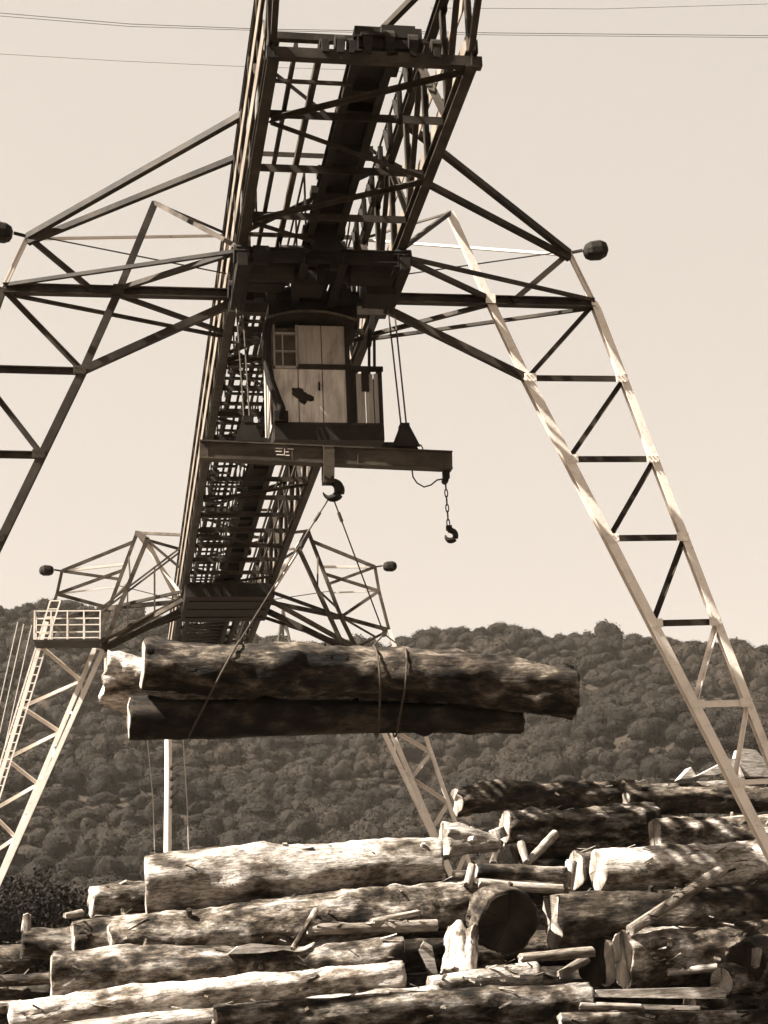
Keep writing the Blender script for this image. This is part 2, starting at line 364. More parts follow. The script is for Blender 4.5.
# stringers + trolley runway
for fx, ww in ((.115, .06), (.24, .09)):
    MB().bar((XL+2*HW*fx, ya, H+.12), (XL+2*HW*fx, yb, H+.12), ww, .1).build('stringer', M['paint'], crane)
x0, x1 = XL+2*HW*.42, XL+2*HW*.60
rw = MB()
rw.bar(((x0+x1)/2, ya-.15, H+.30), ((x0+x1)/2, yb, H+.30), x1-x0-.1, .05)
rw.ibeam((x0, ya-.15, H+.14), (x0, yb, H+.14), .12, .26); rw.ibeam((x1, ya-.15, H+.14), (x1, yb, H+.14), .12, .26)
rg = random.Random(2)
y = ya
while y < yb:
    rw.box(((x0+x1)/2+rg.uniform(-.15, .15), y, H+.2), (x1-x0+rg.uniform(-.05, .25), rg.uniform(.1, .45), .14)); y += rg.uniform(.5, 1.3)
for k, (xx, r_) in enumerate(((x0-.25, .12), (x0+.15, .16), (x1-.05, .2), (x1+.3, .17), (x1+.65, .13), (XL+.75, .07), (XL+1.15, .09))):
    rw.tube((xx-.07, ya+.02, H+.16+r_*.4), (xx+.07, ya+.02, H+.16+r_*.4), r_, n=16); rw.box((xx, ya-.05, H+.1), (.1, .1, .2))
rw.box((x1+.1, ya+.1, H+.42), (.5, .3, .2)); rw.box((x0+.5, ya+.3, H+.45), (1.0, .4, .25))
rw.build('runway_beam', M['dark_steel'], crane)
# festoon cable
fc = MB(); XF = XL+2*HW*.72
fc.bar((XF, ya+.1, H+.42), (XF, YN-1.3, H+.42), .03, .03)
y = ya+.5
while y < YN-1.6:
    pts = [(XF+.03*math.sin(t*3), y+.42*t, H+.4-.5*math.sin(math.pi*t)) for t in [i/10 for i in range(11)]]
    fc.path(pts, .045, 6); y += .95
fc.build('festoon_cable', M['dark_steel'], crane)
# walkway with its grating bars, hand rails and the pipes under the far part of the girder
wk = MB(); wr = MB(); rg = random.Random(8)
wx0, wx1 = XL+.12, XL+2*HW*.40
y = YN+.6
while y < yb:
    if rg.random() < .8:
        wk.bar((wx0+rg.uniform(0, .1), y, H+.02), (wx1-rg.uniform(0, .5), y+rg.uniform(-.06, .06), H+.02), rg.uniform(.05, .13), .05)
    if rg.random() < .35:
        xx = rg.uniform(wx0, wx1); wk.bar((xx, y, H+.08), (xx+rg.uniform(-.05, .05), y+rg.uniform(.6, 2.0), H+.08), .06, .06)
    if rg.random() < .22:
        xx = rg.uniform(wx0+.1, XR-.3); wk.box((xx, y, H+.3), (rg.uniform(.15, .4), rg.uniform(.15, .5), rg.uniform(.12, .3)))
    y += rg.uniform(.32, .55)
for xx in (XL+.35, XL+.62, XL+.95, XR-.95, XR-.7, XR-.35):
    wk.bar((xx, YN+1.5, H+.55), (xx, yb, H+.55), .05, .08)
wk.build('walkway', M['paint'], crane)
for xx in (XL+.22, XL+1.1):
    for z in (.6, 1.1): wr.bar((xx, YN-3, H+z), (xx, yb, H+z), .035, .035)
    y = YN-3
    while y < yb: wr.bar((xx, y, H+.05), (xx, y, H+1.1), .035, .035); y += 1.5
wr.build('walkway_rail', M['paint'], crane)

# the portal frames and their legs
def tri_bar(name, p, q, w, parent, mat='paint', up=(0, 0, 1), kind='i'):
    w *= .84
    b = MB(); getattr(b, {'i': 'ibeam', 'a': 'angle'}.get(kind, 'bar'))(p, q, w, *( (w,) if kind != 'a' else ()), up)
    return b.build(name, M[mat], parent)
def portal(Y, near):
    P1o, P1z, P2o, To, Tz, Jo, Ko, Kz = 5.39, 13.9+EYE, 5.83, 2.96, 14.71+EYE, 3.66, 4.31, 11.17+EYE
    fi, fo = (9.73, 9.78) if near else (9.45, 9.6)
    if not near: Tz += .35
    cb = MB()
    if near: cb.ibeam((XC-P2o, Y, H), (XC-HW-.02, Y, H), .18, .19).ibeam((XC+HW+.02, Y, H), (XC+P2o, Y, H), .18, .19)
    cb.bar((XL-.1, Y, H-.30), (XR+.1, Y, H-.30), .2, .2)
    cross = cb.build('cross_beam', M['paint'], crane)
    for s in (-1, 1):
        P = lambda o, z, dy=0: Vector((XC+s*o, Y+dy, z))
        E = lambda dy, z=H: Vector((XC+s*HW, Y+dy, z))
        P1, P2, T, J, K = P(P1o, P1z), P(P2o, H), P(To, Tz), P(Jo, H), P(Ko, Kz)
        Fi, Fo = P(fi-.12, .55), P(fo+.12, .55)
        if not near:
            px = dict(T=(308, 531), P1=(375, 567), M=(379, 591), P2=(389, 630), J=(341, 617), K=(356, 648), Tb=(299, 549), Jb=(330, 617), Kb=(344, 648)) if s > 0 else \
                 dict(T=(137, 533), P1=(62, 571), M=(57, 594), P2=(47, 622), J=(109, 608), K=(95, 648), Tb=(147, 540), Jb=(119, 608), Kb=(103, 650))
            Q = {k_: at(*v_, YF+(-.5 if k_ in ('Tb', 'Jb', 'Kb') else .2)) for k_, v_ in px.items()}
            T, P1, Mn, P2, J, K, Tb, Jb, Kb = [Q[k_] for k_ in ('T', 'P1', 'M', 'P2', 'J', 'K', 'Tb', 'Jb', 'Kb')]
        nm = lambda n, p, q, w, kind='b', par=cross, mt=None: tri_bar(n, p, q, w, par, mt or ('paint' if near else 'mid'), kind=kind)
        if near:
            nm('tie_rod', E(-3.2, H+HT), P1, .14); nm('tie_rod', E(-1.6, H+HT), P1+Vector((0, 0, -.12)), .13)
            nm('tie_rod', E(1.8, H+HT), P1+Vector((0, 0, -.05)), .06, mt='pale')
            nm('brace_strut', E(-2.0), P2+Vector((0, 0, .07)), .085); nm('brace_strut', E(-2.0), J+Vector((0, 0, .05)), .11)
            nm('brace_strut', E(2.2), P2+Vector((0, 0, -.09)), .08); nm('brace_strut', E(2.0), J+Vector((0, 0, -.07)), .1)
            nm('brace_strut', E(-2.0, H+.05), T, .10, mt='paint' if s > 0 else 'mid'); nm('brace_strut', E(1.6, H+HT-.05), T, .05, mt='mid')
            nm('knee_strut', E(.05, H-.15), K, .17)
            nm('post', P1, lerp(J, P2, .22), .12); nm('hand_cable', P1+Vector((0, 0, .05)), E(.4, H+.6), .025)
        else:
            c_ = lambda t: lerp(T, J, t)
            for n_, p_, q_, w0, m0 in (('tie_rod', P1, c_(.12), .13, None), ('tie_rod', T, E(-1.2, H+HT), .12, None), ('tie_rod', Tb, E(.8, H+HT), .1, None),
                    ('brace_strut', P1, c_(.42), .1, 'pale'), ('post', P1, Mn, .12, None), ('post', Mn, P2, .12, None), ('brace_strut', c_(.5), Mn, .12, None),
                    ('brace_strut', P1, c_(.62), .11, None), ('brace_strut', Mn, c_(.72), .06, 'pale'), ('brace_strut', Mn, J, .13, None), ('brace_strut', E(0), J, .17, 'paint'),
                    ('brace_strut', J, P2, .15, 'paint'), ('brace_strut', E(-1.6), J, .12, 'paint'), ('knee_strut', E(.05, H-.3), Kb, .24, 'paint'),
                    ('knee_strut', E(-1.6, H-.3), K, .16, None), ('knee_strut', E(1.6, H-.2), K, .14, 'paint'), ('brace_strut', K, P2, .1, None), ('brace_strut', J, lerp(K, P2, .6), .08, None),
                    ('brace_strut', T, E(0, H+.2), .13, 'pale'), ('brace_strut', Tb, E(.9, H), .12, 'pale'), ('brace_strut', Tb, E(-.6, H+1.0), .1, None),
                    ('rear_chord', Tb, Jb, .17, None), ('rear_chord', Jb, Kb, .17, None), ('brace_strut', T, Tb, .2, 'paint'), ('brace_strut', J, Jb, .2, 'paint'),
                    ('brace_strut', c_(.3), lerp(Tb, Jb, .6), .07, None), ('brace_strut', c_(.9), lerp(Tb, Jb, .6), .07, None), ('hand_cable', c_(.7), E(.4, H+.1), .03, None)):
                nm(n_, p_, q_, w0, mt=m0)
        w_ = (.18 if s > 0 else .155) if near else .155
        lg = MB(); up = (0, 1, 0)
        lg.ibeam(K, Fi, w_, w_, up); lg.ibeam(P2, Fo, w_*.85, w_*.85, up)
        white = not (near and s < 0)  # near left leg takes the shaded copy, its visible side being away from the sun
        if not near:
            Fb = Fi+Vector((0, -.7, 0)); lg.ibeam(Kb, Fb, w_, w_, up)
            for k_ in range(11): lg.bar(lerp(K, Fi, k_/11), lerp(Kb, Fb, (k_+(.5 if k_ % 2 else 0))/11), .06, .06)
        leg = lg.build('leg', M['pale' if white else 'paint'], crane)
        lg = MB(); lg.ibeam(T, J, w_*.8, w_*.7, up); lg.ibeam(J, K, w_*.9, w_*.7, up)
        lg.box(J+Vector((0, -.13, 0)), (.2, .02, .2))
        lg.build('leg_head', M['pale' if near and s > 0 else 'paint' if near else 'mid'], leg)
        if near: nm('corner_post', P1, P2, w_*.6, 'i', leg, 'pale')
        # bracing: N pattern on the near legs, zigzag on the far legs
        zi = lambda z_: lerp(K, Fi, (K.z-z_)/(K.z-Fi.z)); zo = lambda z_: lerp(P2, Fo, (P2.z-z_)/(P2.z-Fo.z))
        if near:
            zz = [K.z-.02]+[at(a_, b_, Y).z for a_, b_ in ((567, 460), (608, 539), (649, 624), (695, 705), (734, 783))]+[1.9, 1.2]
            prev = P2
            for j, z_ in enumerate(zz):
                a = zi(z_); c = zo(z_+.02); bm_ = 'pale' if white and j > 3 else 'paint'; wd = .115 if j < 5 else .09  # upper braces use the shaded copy, painting in the girder's shadow
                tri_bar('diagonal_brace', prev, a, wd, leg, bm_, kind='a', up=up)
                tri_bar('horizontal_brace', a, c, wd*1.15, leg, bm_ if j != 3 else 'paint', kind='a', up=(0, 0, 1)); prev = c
                for q in (a, c):
                    gp = MB().box(q+Vector((s*(.06 if q is a else -.06), -w_/2-.008, 0)), (.24, .012, .17))
                    for bx_ in (-.08, 0, .08):
                        for bz_ in (-.05, .05): gp.tube(q+Vector((s*(.06 if q is a else -.06)+bx_, -w_/2-.012, bz_)), q+Vector((s*(.06 if q is a else -.06)+bx_, -w_/2-.03, bz_)), .013, n=6)
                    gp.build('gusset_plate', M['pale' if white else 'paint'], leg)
        else:
            bm_ = 'pale'; prev = zo(K.z+.1); z_ = K.z-1.15; inn = True
            while z_ > 1.2:
                c = zi(z_) if inn else zo(z_)
                tri_bar('diagonal_brace', prev, c, .15, leg, bm_, kind='a', up=up); prev = c; inn = not inn; z_ -= .88
        bg_ = MB().box(P((fi+fo)/2, .32), (.5, 2.6, .36)).box(P((fi+fo)/2, .62), (.35, .7, .3))
        bg_.build('bogie', M['dark_steel'], crane)
        wh = MB()
        for dy in (-.9, .9): wh.tube(P((fi+fo)/2-.12, .26, dy), P((fi+fo)/2+.12, .26, dy), .24, n=20)
        wh.build('rail_wheel', M['dark_steel'], crane)
        # floodlight on its bracket
        q = P1+Vector((s*.16, -.1, .02)); lp = MB()
        lp.bar(P1, q+Vector((s*.1, 0, 0)), .05, .05)
        a = q+Vector((s*.12, 0, -.03)); d = Vector((s*1, -.1, .10 if near else .0)).normalized()
        u = Vector((0, 0, 1)); v = d.cross(u).normalized(); u = v.cross(d)
        rings = [(0, .07), (.04, .15), (.14, .2), (.34, .21), (.46, .15), (.5, .06)]
        vs = []
        for dd, r in rings:
            for k in range(12):
                an = 2*math.pi*k/12; cx = math.copysign(abs(math.cos(an))**.6, math.cos(an)); sx = math.copysign(abs(math.sin(an))**.6, math.sin(an))
                vs.append(a+d*dd+v*(r*cx)+u*(r*.85*sx))
        fs = [(i*12+k, i*12+(k+1) % 12, (i+1)*12+(k+1) % 12, (i+1)*12+k) for i in range(5) for k in range(12)]+[tuple(range(12)), tuple(range(60, 72))]
        lp.add(vs, fs); lp.build('floodlight', M['dark_steel'], crane)
    return cross
portal(YN, True); portal(YF, False)

# machinery deck slung at the far portal, with ribs
dk = MB(); d0, d1 = onz(220, 578, H).y, YF+1.2
d1 = YF+.3; dk.box(((XL+XR)/2, (d0+d1)/2, H-.42), (2*HW+.05, d1-d0, .45))
for k in range(3): dk.box(((XL+XR)/2, d0+(d1-d0)*(k+.5)/3, H-.66), (2*HW-.2, .1, .05))
dk.build('machinery_deck', M['dark_steel'], crane)
# stair slung under the girder beyond the deck
st = MB()
for k in range(26): st.box((XL+.95, YF+1.2+k*.6, H-.2), (1.5, .2, .05))
for xx in (XL+.25, XL+1.7, XR-.5, XR-.9): st.bar((xx, YF+.5, H-.3), (xx, yb, H-.3), .12, .3)
st.build('stair', M['dark_steel'], crane)

# landing with railing on the far left leg and the catwalk up to the girder
Kf = Vector((XC-4.31, YF, 11.17+EYE))
pa, pb = at(34, 641, YF-1.3), at(97, 634, YF-1.3)
zp = Kf.z+.05; lx0, lx1 = pa.x, pb.x+.1
pl = MB().box(((lx0+lx1)/2, YF-.7, zp-.04), (lx1-lx0, 1.25, .06)).build('landing', M['paint'], crane)
rl = MB(); y0_, y1_ = YF-1.3, YF-.1
for z in (.05, .5, .98):
    rl.bar((lx0, y0_, zp+z), (lx1, y0_, zp+z), .035, .035); rl.bar((lx0, y1_, zp+z), (lx1, y1_, zp+z), .04, .04); rl.bar((lx0, y0_, zp+z), (lx0, y1_, zp+z), .04, .04)
    if z != .5: rl.bar((lx1, y0_, zp+z), (lx1, y1_, zp+z), .04, .04)
for i in range(5):
    xx = lx0+(lx1-lx0)*i/4; rl.bar((xx, y0_, zp), (xx, y0_, zp+1), .045, .045); rl.bar((xx, y1_, zp), (xx, y1_, zp+1), .04, .04)
rl.build('railing', M['pale'], pl)
cw = MB(); A = Vector((lx1, YF-.8, zp)); B = Vector((XL-.05, YF-.8, H-.1))
cw.bar(A, B, .6, .06)
for dy in (-.3, .3):
    o_ = Vector((0, dy, 0))
    cw.bar(A+o_+Vector((0, 0, 1.1)), B+o_+Vector((0, 0, 1.8)), .06, .06)
    for i in range(4): t = i/3; p = lerp(A, B, t)+o_; cw.bar(p, p+Vector((0, 0, 1.1+.7*t)), .05, .05)
cw.build('catwalk', M['mid'], crane)
# ladder up the outer chord of the far left leg
ld = MB(); P2f = Vector((XC-5.83, YF-.22, H)); Fof = Vector((XC-9.72, YF-.22, .6))
for o_ in (-.17, .17): ld.bar(P2f+Vector((o_, 0, 0)), Fof+Vector((o_, 0, 0)), .04, .05)
for i in range(48): p = lerp(P2f, Fof, i/48); ld.bar(p+Vector((-.17, 0, 0)), p+Vector((.17, 0, 0)), .035, .035)
ld.build('ladder', M['pale'], crane)

# ------------------------------------------------------------------ the trolley and its cab
tro = empty('crane_trolley', (XC, 29, H-.6), 'dark motor trolley with driver cab hanging under the girder of the crane', 'crane trolley')
ty0, ty1 = onz(330, 252, H-.3).y, onz(330, 296, H-.3).y
tym = (ty0+ty1)/2
fr = MB()
for y in (ty0+.1, ty1): fr.ibeam((XL-.12, y, H-.34), (XR+.12, y, H-.34), .14, .24)
for x in (XL+.1, XC-.35, XC+.35, XR-.1): fr.ibeam((x, ty0, H-.42), (x, ty1, H-.42), .14, .26)
fr.build('trolley_frame', M['dark_steel'], tro)
ma = MB(); rg = random.Random(5)
ma.tube((XC-.7, tym, H-.1), (XC+.7, tym, H-.1), .34, n=18)
ma.tube((XL+.15, tym-.35, H-.33), (XL+.95, tym-.35, H-.33), .30, n=14); ma.box((XL+.5, tym+.3, H-.3), (.6, .4, .35))
ma.tube((XR-.9, tym-.3, H-.35), (XR-.1, tym-.3, H-.35), .28, n=14); ma.box((XR-.3, tym+.15, H-.45), (.55, .7, .6))
ma.box((XC+.05, ty0+.2, H+.15), (.5, .5, .9)); ma.box((XC-.2, tym, H-.5), (.55, .6, .3))
for _ in range(26):
    ma.box((rg.uniform(XL+.3, XR-.3), rg.uniform(ty0, ty1), H-.25+rg.uniform(-.2, .3)), (rg.uniform(.08, .3), rg.uniform(.08, .3), rg.uniform(.1, .4)))
for _ in range(10):
    p = Vector((rg.uniform(XC-.8, XC+.9), rg.uniform(ty0, ty1), H-.1)); ma.bar(p, p+Vector((rg.uniform(-.2, .2), rg.uniform(-.3, .3), rg.uniform(.3, .8))), .03, .03)
ma.build('hoist_machinery', M['dark_steel'], tro)
for x in (XL-.02, XR+.02):
    wb = MB().box((x, tym, H-.5), (.18, ty1-ty0+.1, .24)); 
    for y in (ty0+.2, ty1-.2): wb.tube((x-.14, y, H-.3), (x+.14, y, H-.3), .17, n=14)
    wb.build('wheel_box', M['dark_steel'], tro)
# cab
YC = 28.6
cl, cr_, cm = at(271.5, 380, YC).x, at(382, 400, YC).x, at(350, 395, YC).x
zt, zb, zr = at(310, 326, YC).z, at(310, 425, YC).z, at(365, 369, YC).z
dep = 1.5
zmid = at(325, 370, YC).z
body = MB()
t_ = .05
body.box(((cl+cm)/2, YC+dep, (zt+zb)/2), (cm-cl, t_, zt-zb)); body.box((cl+t_/2, YC+dep/2, (zt+zb)/2), (t_, dep-t_, zt-zb)); body.box((cm-t_/2, YC+dep/2, (zt+zb)/2), (t_, dep-t_, zt-zb))
body.box(((cl+cm)/2, YC+dep/2, zb+.03), (cm-cl-.1, dep-.1, .05))
cab = body.build('cab', M['cab_wood'], tro)
# front boards: lower row of three, upper row of two beside the window
e = [cl, cl+(cm-cl)*.34, cl+(cm-cl)*.65, cm]
fb = MB()
for i in range(3): fb.box(((e[i]+e[i+1])/2, YC-.01*i*0, (zb+zmid)/2), (e[i+1]-e[i]-.018, .04, zmid-zb))
ub = MB()
for i in (1, 2): ub.box(((e[i]+e[i+1])/2, YC, (zmid+.1+zt)/2), (e[i+1]-e[i]-.018, .04, zt-zmid-.1))
ub.bar((e[1]+.02, YC+.03, zmid+.3), (cm-.02, YC+.03, zmid+.3), .02, .3)
ub.build('upper_panel', M['cab_wood'], cab)
fb.build('front_panel', M['cab_sunlit'], cab)
wf = MB(); wx0_, wx1_ = cl+.04, e[1]
for (a, b_, c, d) in ((wx0_, wx0_+.035, zmid, zt), (wx1_-.035, wx1_, zmid, zt), (wx0_, wx1_, zmid-.0, zmid+.05), (wx0_, wx1_, zt-.2, zt-.16), (wx0_+.17, wx0_+.19, zmid, zt-.2), (wx0_, wx1_, zmid+.34, zmid+.36)):
    wf.box(((a+b_)/2, YC-.02, (c+d)/2), (b_-a, .07, d-c))
wfo = wf.build('window', M['cab_wood'], cab)
MB().box(((wx0_+wx1_)/2, YC+.012, (zmid+zt)/2), (wx1_-wx0_-.06, .012, zt-zmid-.1)).build('window_pane', M['glass'], cab)
tm = MB()
tm.box(((e[1]+cm)/2, YC-.015, zmid+.05), (cm-e[1], .06, .1)); 
for x in (e[1], e[2]): tm.box((x, YC-.0, (zb+zt)/2), (.016, .036, zt-zb))
tm.box((cm-.03, YC-.02, (zt+zb)/2), (.09, .07, zt-zb)); tm.box((cm+.045, YC+.06, (zr+zb)/2), (.16, .1, zr-zb))
tm.box((cl-.01, YC-.01, (zt+zb)/2), (.03, .06, zt-zb))
tm.build('corner_trim', M['cab_trim'], cab)
# curved roof with an eave in front
rf = MB(); pr = []; n = 12
rx0, rx1 = cl-.12, cm+.10
for k in range(n+1):
    u = k/n; pr.append((rx0+(rx1-rx0)*u, YC-.42, zt-.04+.2*math.sin(math.pi*(.05+.9*u))))
pr2 = [(p[0], p[1], p[2]-.05) for p in pr][::-1]
rf.prism(pr+pr2, (0, dep+.5, 0)); rf.build('roof', M['cab_trim'], cab)
MB().path([(p[0], YC-.425, p[2]-.02) for p in pr], .022, 6).build('roof_edge', M['mid'], cab)
MB().box((e[2]-.07, YC-.06, zmid-.35), (.03, .05, .16)).build('door_handle', M['dark_steel'], cab)
# side balcony
bl = MB(); ex = [cm+.12, cm+.30, cm+.46, cr_-.05]
for i in range(3): bl.box(((ex[i]+ex[i+1])/2, YC+.03+.012*(i % 2), (zr+zb)/2-.03), (ex[i+1]-ex[i]-.02, .03, zr-zb-.12))
bl.box((cr_-.04, YC+dep/2, (zr+zb)/2), (.04, dep-.1, zr-zb-.1))
bal = bl.build('balcony', M['cab_wood'], cab)
br = MB().box(((cm+cr_)/2+.04, YC, zr), (cr_-cm, .08, .09)).box((cr_-.02, YC, (zr+zb)/2), (.06, .08, zr-zb)).box((cr_-.02, YC+dep/2, zr), (.06, dep, .08))
br.bar((cr_-.12, YC, zr), (cr_-.1, YC, zr+.62), .05, .05); br.box(((ex[1]), YC-.0, zr-.25), (.14, .04, .4)); br.build('balcony_rail', M['cab_trim'], cab)
# floor slab and skids beneath the cab
fl = MB(); 
zf = at(325, 441, YC).z
fl.box(((cl+cr_)/2+.02, YC+dep/2, (zb+zf)/2-.005), (cr_-cl-.02, dep+.1, zb-zf-.02)); fl.box((cr_+.1, YC+dep/2+.3, zf+.08), (.55, dep-.4, .16))
fl.box((cl-.3, YC+dep/2+.2, zf+.1), (.5, dep-.5, .2))
fl.build('underframe', M['cab_trim'], cab)
MB().bar((cl+.02, YC-.03, zb+.01), (cr_, YC-.03, zb+.01), .05, .05).build('floor_lip', M['paint'], cab)
hp = [at(a, b_, YC-.12) for a, b_ in ((268, 322), (266, 340), (267, 360), (270, 380), (276, 396), (281, 408), (282, 420))]
MB().path(hp, .085, 10).build('cable_hose', M['dark_steel'], cab, smooth=True)
MB().box(at(281, 417, YC-.1), (.26, .15, .2)).build('hose_box', M['dark_steel'], cab)
# dark irregular mark daubed on the front panel
rg = random.Random(9); mk = []
for k in range(40):
    a = 2*math.pi*k/40; r_ = 1+.45*noise.noise(Vector((math.cos(a)*1.3, math.sin(a)*1.3, 4)))+.25*noise.noise(Vector((math.cos(a)*4, math.sin(a)*4, 8)))
    u_, v_ = 11*r_*math.cos(a), 6.2*r_*math.sin(a); mk.append((301.5+u_*.9-v_*.42, 395+u_*.42+v_*.9))
mp_ = [at(a, b_, YC-.024) for a, b_ in mk]
MB().prism(mp_, (0, -.004, 0)).build('painted_mark', M['cab_trim'], cab)
hg = MB()
zh0, zh1 = zt+.12, H-.5
hg.box(((cl+cm)/2+.1, YC+.55, zh1-.06), (1.7, .9, .2)); hg.box(((cl+cm)/2-.42, YC+.6, (zh0+zh1)/2), (.35, .6, zh1-zh0)); hg.box(((cl+cm)/2+.72, YC+.6, (zh0+zh1)/2), (.2, .5, zh1-zh0+.1))
hg.box(((cl+cm)/2+.1, YC+.7, zh0+.02), (1.75, .8, .14))
for xx in (cl+.1, cm-.1, cr_-.1): hg.bar((xx, YC+.7, zt-.1), (xx+.1, YC+.7, H-.4), .1, .1)
hg.bar((cr_-.15, YC+.8, zb), (cr_-.05, YC+.8, H-.4), .05, .05)
hg.build('cab_hanger', M['dark_steel'], tro)

# ------------------------------------------------------------------ spreader beam, hooks, load
YB = 28.0
pL, pR = at(199.5, 450.5, YB), at(451.5, 461.5, YB)
sp = empty('spreader_beam', lerp(pL, pR, .5), 'grimy horizontal steel lifting beam hung on ropes just below the cab', 'lifting beam')
hgt = .345
b = MB(); tt = .028
dirn = (pR-pL).normalized()
b.bar(pL, pR, .24, tt, off=(0, hgt/2-tt/2)); b.bar(pL, pR, .24, tt, off=(0, -hgt/2+tt/2)); b.bar(pL, pR, .16, hgt-2*tt-.004)
b.build('beam', M['beam_paint'], sp)
for t in (.03, .36, .62, .97):
    c = lerp(pL, pR, t); MB().box(c+Vector((0, -.092, 0)), (.02, .02, hgt-.07)).build('stiffener', M['beam_paint'], sp)
def chain_links(b, p, q, r, n):
    for i in range(n):
        c = lerp(p, q, (i+.5)/n); d = (q-p)/n; pts = []
        sd = Vector((1, 0, 0)) if i % 2 else Vector((0, 1, 0))
        for k in range(9):
            a = 2*math.pi*k/8; pts.append(c+d*.62*math.cos(a)+sd*(r*2.2*math.sin(a)))
        b.path(pts, r, 5)
for (bx, by, tx, ty) in ((405, 448, 404, 428), (248, 443, 247, 421)):
    base = at(bx, by, YB); top = at(tx, ty, YB); br = MB()
    for dy in (-.1, .1):
        br.prism([base+Vector((-.25, dy-.02, 0)), base+Vector((.27, dy-.02, 0)), top+Vector((.09, dy-.02, 0)), top+Vector((-.09, dy-.02, 0))], (0, .04, 0))
    br.box(top+Vector((0, 0, .0)), (.17, .26, .12)); br.box(lerp(base, top, .45), (.26, .17, .25)); 
    k = br.build('rope_bracket', M['dark_steel'], sp)
    rp = MB()
    for dx, tx2 in ((-.05, -.14), (.05, -.02)): rp.path([top+Vector((dx, 0, 0)), Vector((top.x+tx2, YB+.4, H-.45))], .016, 6)
    rp.build('hoist_rope', M['rope'], sp)
# scrawled chalk strokes on the beam face
ck = MB(); yk = -.102
def cpt(px, py): return at(px, py, YB)+Vector((0, yk, 0))
for a, c in (((275, 450), (282, 450.3)), ((275, 453), (281, 453.2)), ((276, 456.3), (283, 456.6)), ((284, 450.3), (284, 456.6)), ((284, 453.6), (288, 453.7)), ((284, 457), (289, 457.1)), ((287, 450.6), (293, 450.9))):
    ck.bar(cpt(*a), cpt(*c), .006, .014)
ck.build('chalk_marks', M['white'], sp)
# main hook
def hookpts(c, r, a0=100, a1=-170, n=16, flip=1):
    return [c+Vector((flip*r*math.cos(R(a0+(a1-a0)*k/n)), 0, r*math.sin(R(a0+(a1-a0)*k/n)))) for k in range(n+1)]
hc = at(331, 490, YB)
hk = empty('load_hook', at(328, 468, YB), 'large dark lifting hook in its block under the middle of the lifting beam', 'lifting hook', 'lifting hooks')
bk = MB(); c0 = at(328, 449, YB); c1 = at(328, 479, YB)
for dy in (-.145, .145): bk.bar(c0+Vector((0, dy, 0)), c1+Vector((0, dy, 0)), .2, .03, (0, 1, 0))
bk.box(c0, (.2, .33, .03)); bk.box(lerp(c0, c1, .7), (.17, .28, .1)); bk.tube(c1+Vector((0, -.17, .02)), c1+Vector((0, .17, .02)), .05); bk.box(c1+Vector((0, 0, -.02)), (.2, .25, .14))
bk.build('hook_block', M['beam_paint'], hk)
pts = [c1, lerp(c1, hc, .35)]+hookpts(hc, .155, 95, -162, 16)
rr = [.06, .065]+[.066+.032*math.sin(math.pi*min(1, k/12)) if k < 13 else .055-.011*(k-12) for k in range(17)]
MB().path(pts, rr, 10).build('hook', M['dark_steel'], hk, smooth=True)
# small hook on chain at the right end
sh = empty('chain_hook', at(446, 472, YB), 'small dark hook swinging on a short chain from the right end of the lifting beam', 'lifting hook', 'lifting hooks')
t0 = at(446, 472, YB); t1 = at(448.5, 527, YB)
MB().box(at(446, 475, YB), (.12, .12, .14)).tube(at(445, 481, YB)+Vector((0, -.05, 0)), at(445, 481, YB)+Vector((0, .05, 0)), .06).build('shackle', M['dark_steel'], sh)
b = MB(); chain_links(b, at(445.5, 482, YB), t1, .012, 6); b.build('chain', M['rope'], sh)
hc2 = at(450.5, 535.5, YB)
MB().path([t1, at(450, 529, YB)]+hookpts(hc2, .095, 95, -185, 14), [.045, .05]+[.056]*11+[.045, .035, .024, .014], 8).build('hook', M['dark_steel'], sh, smooth=True)
MB().box(at(449, 528, YB), (.1, .08, .09)).build('swivel', M['dark_steel'], sh)
MB().path([at(a, b_, YB-.05) for a, b_ in ((412, 470), (413, 477), (417, 483), (424, 487), (431, 485), (437, 480), (443, 479))], .014, 6).build('tag_cable', M['rope'], sp)
MB().path([at(a, b_, YB-.03) for a, b_ in ((413, 452), (417, 444), (421, 445), (424, 451))], .012, 6).build('tag_cable', M['rope'], sp)

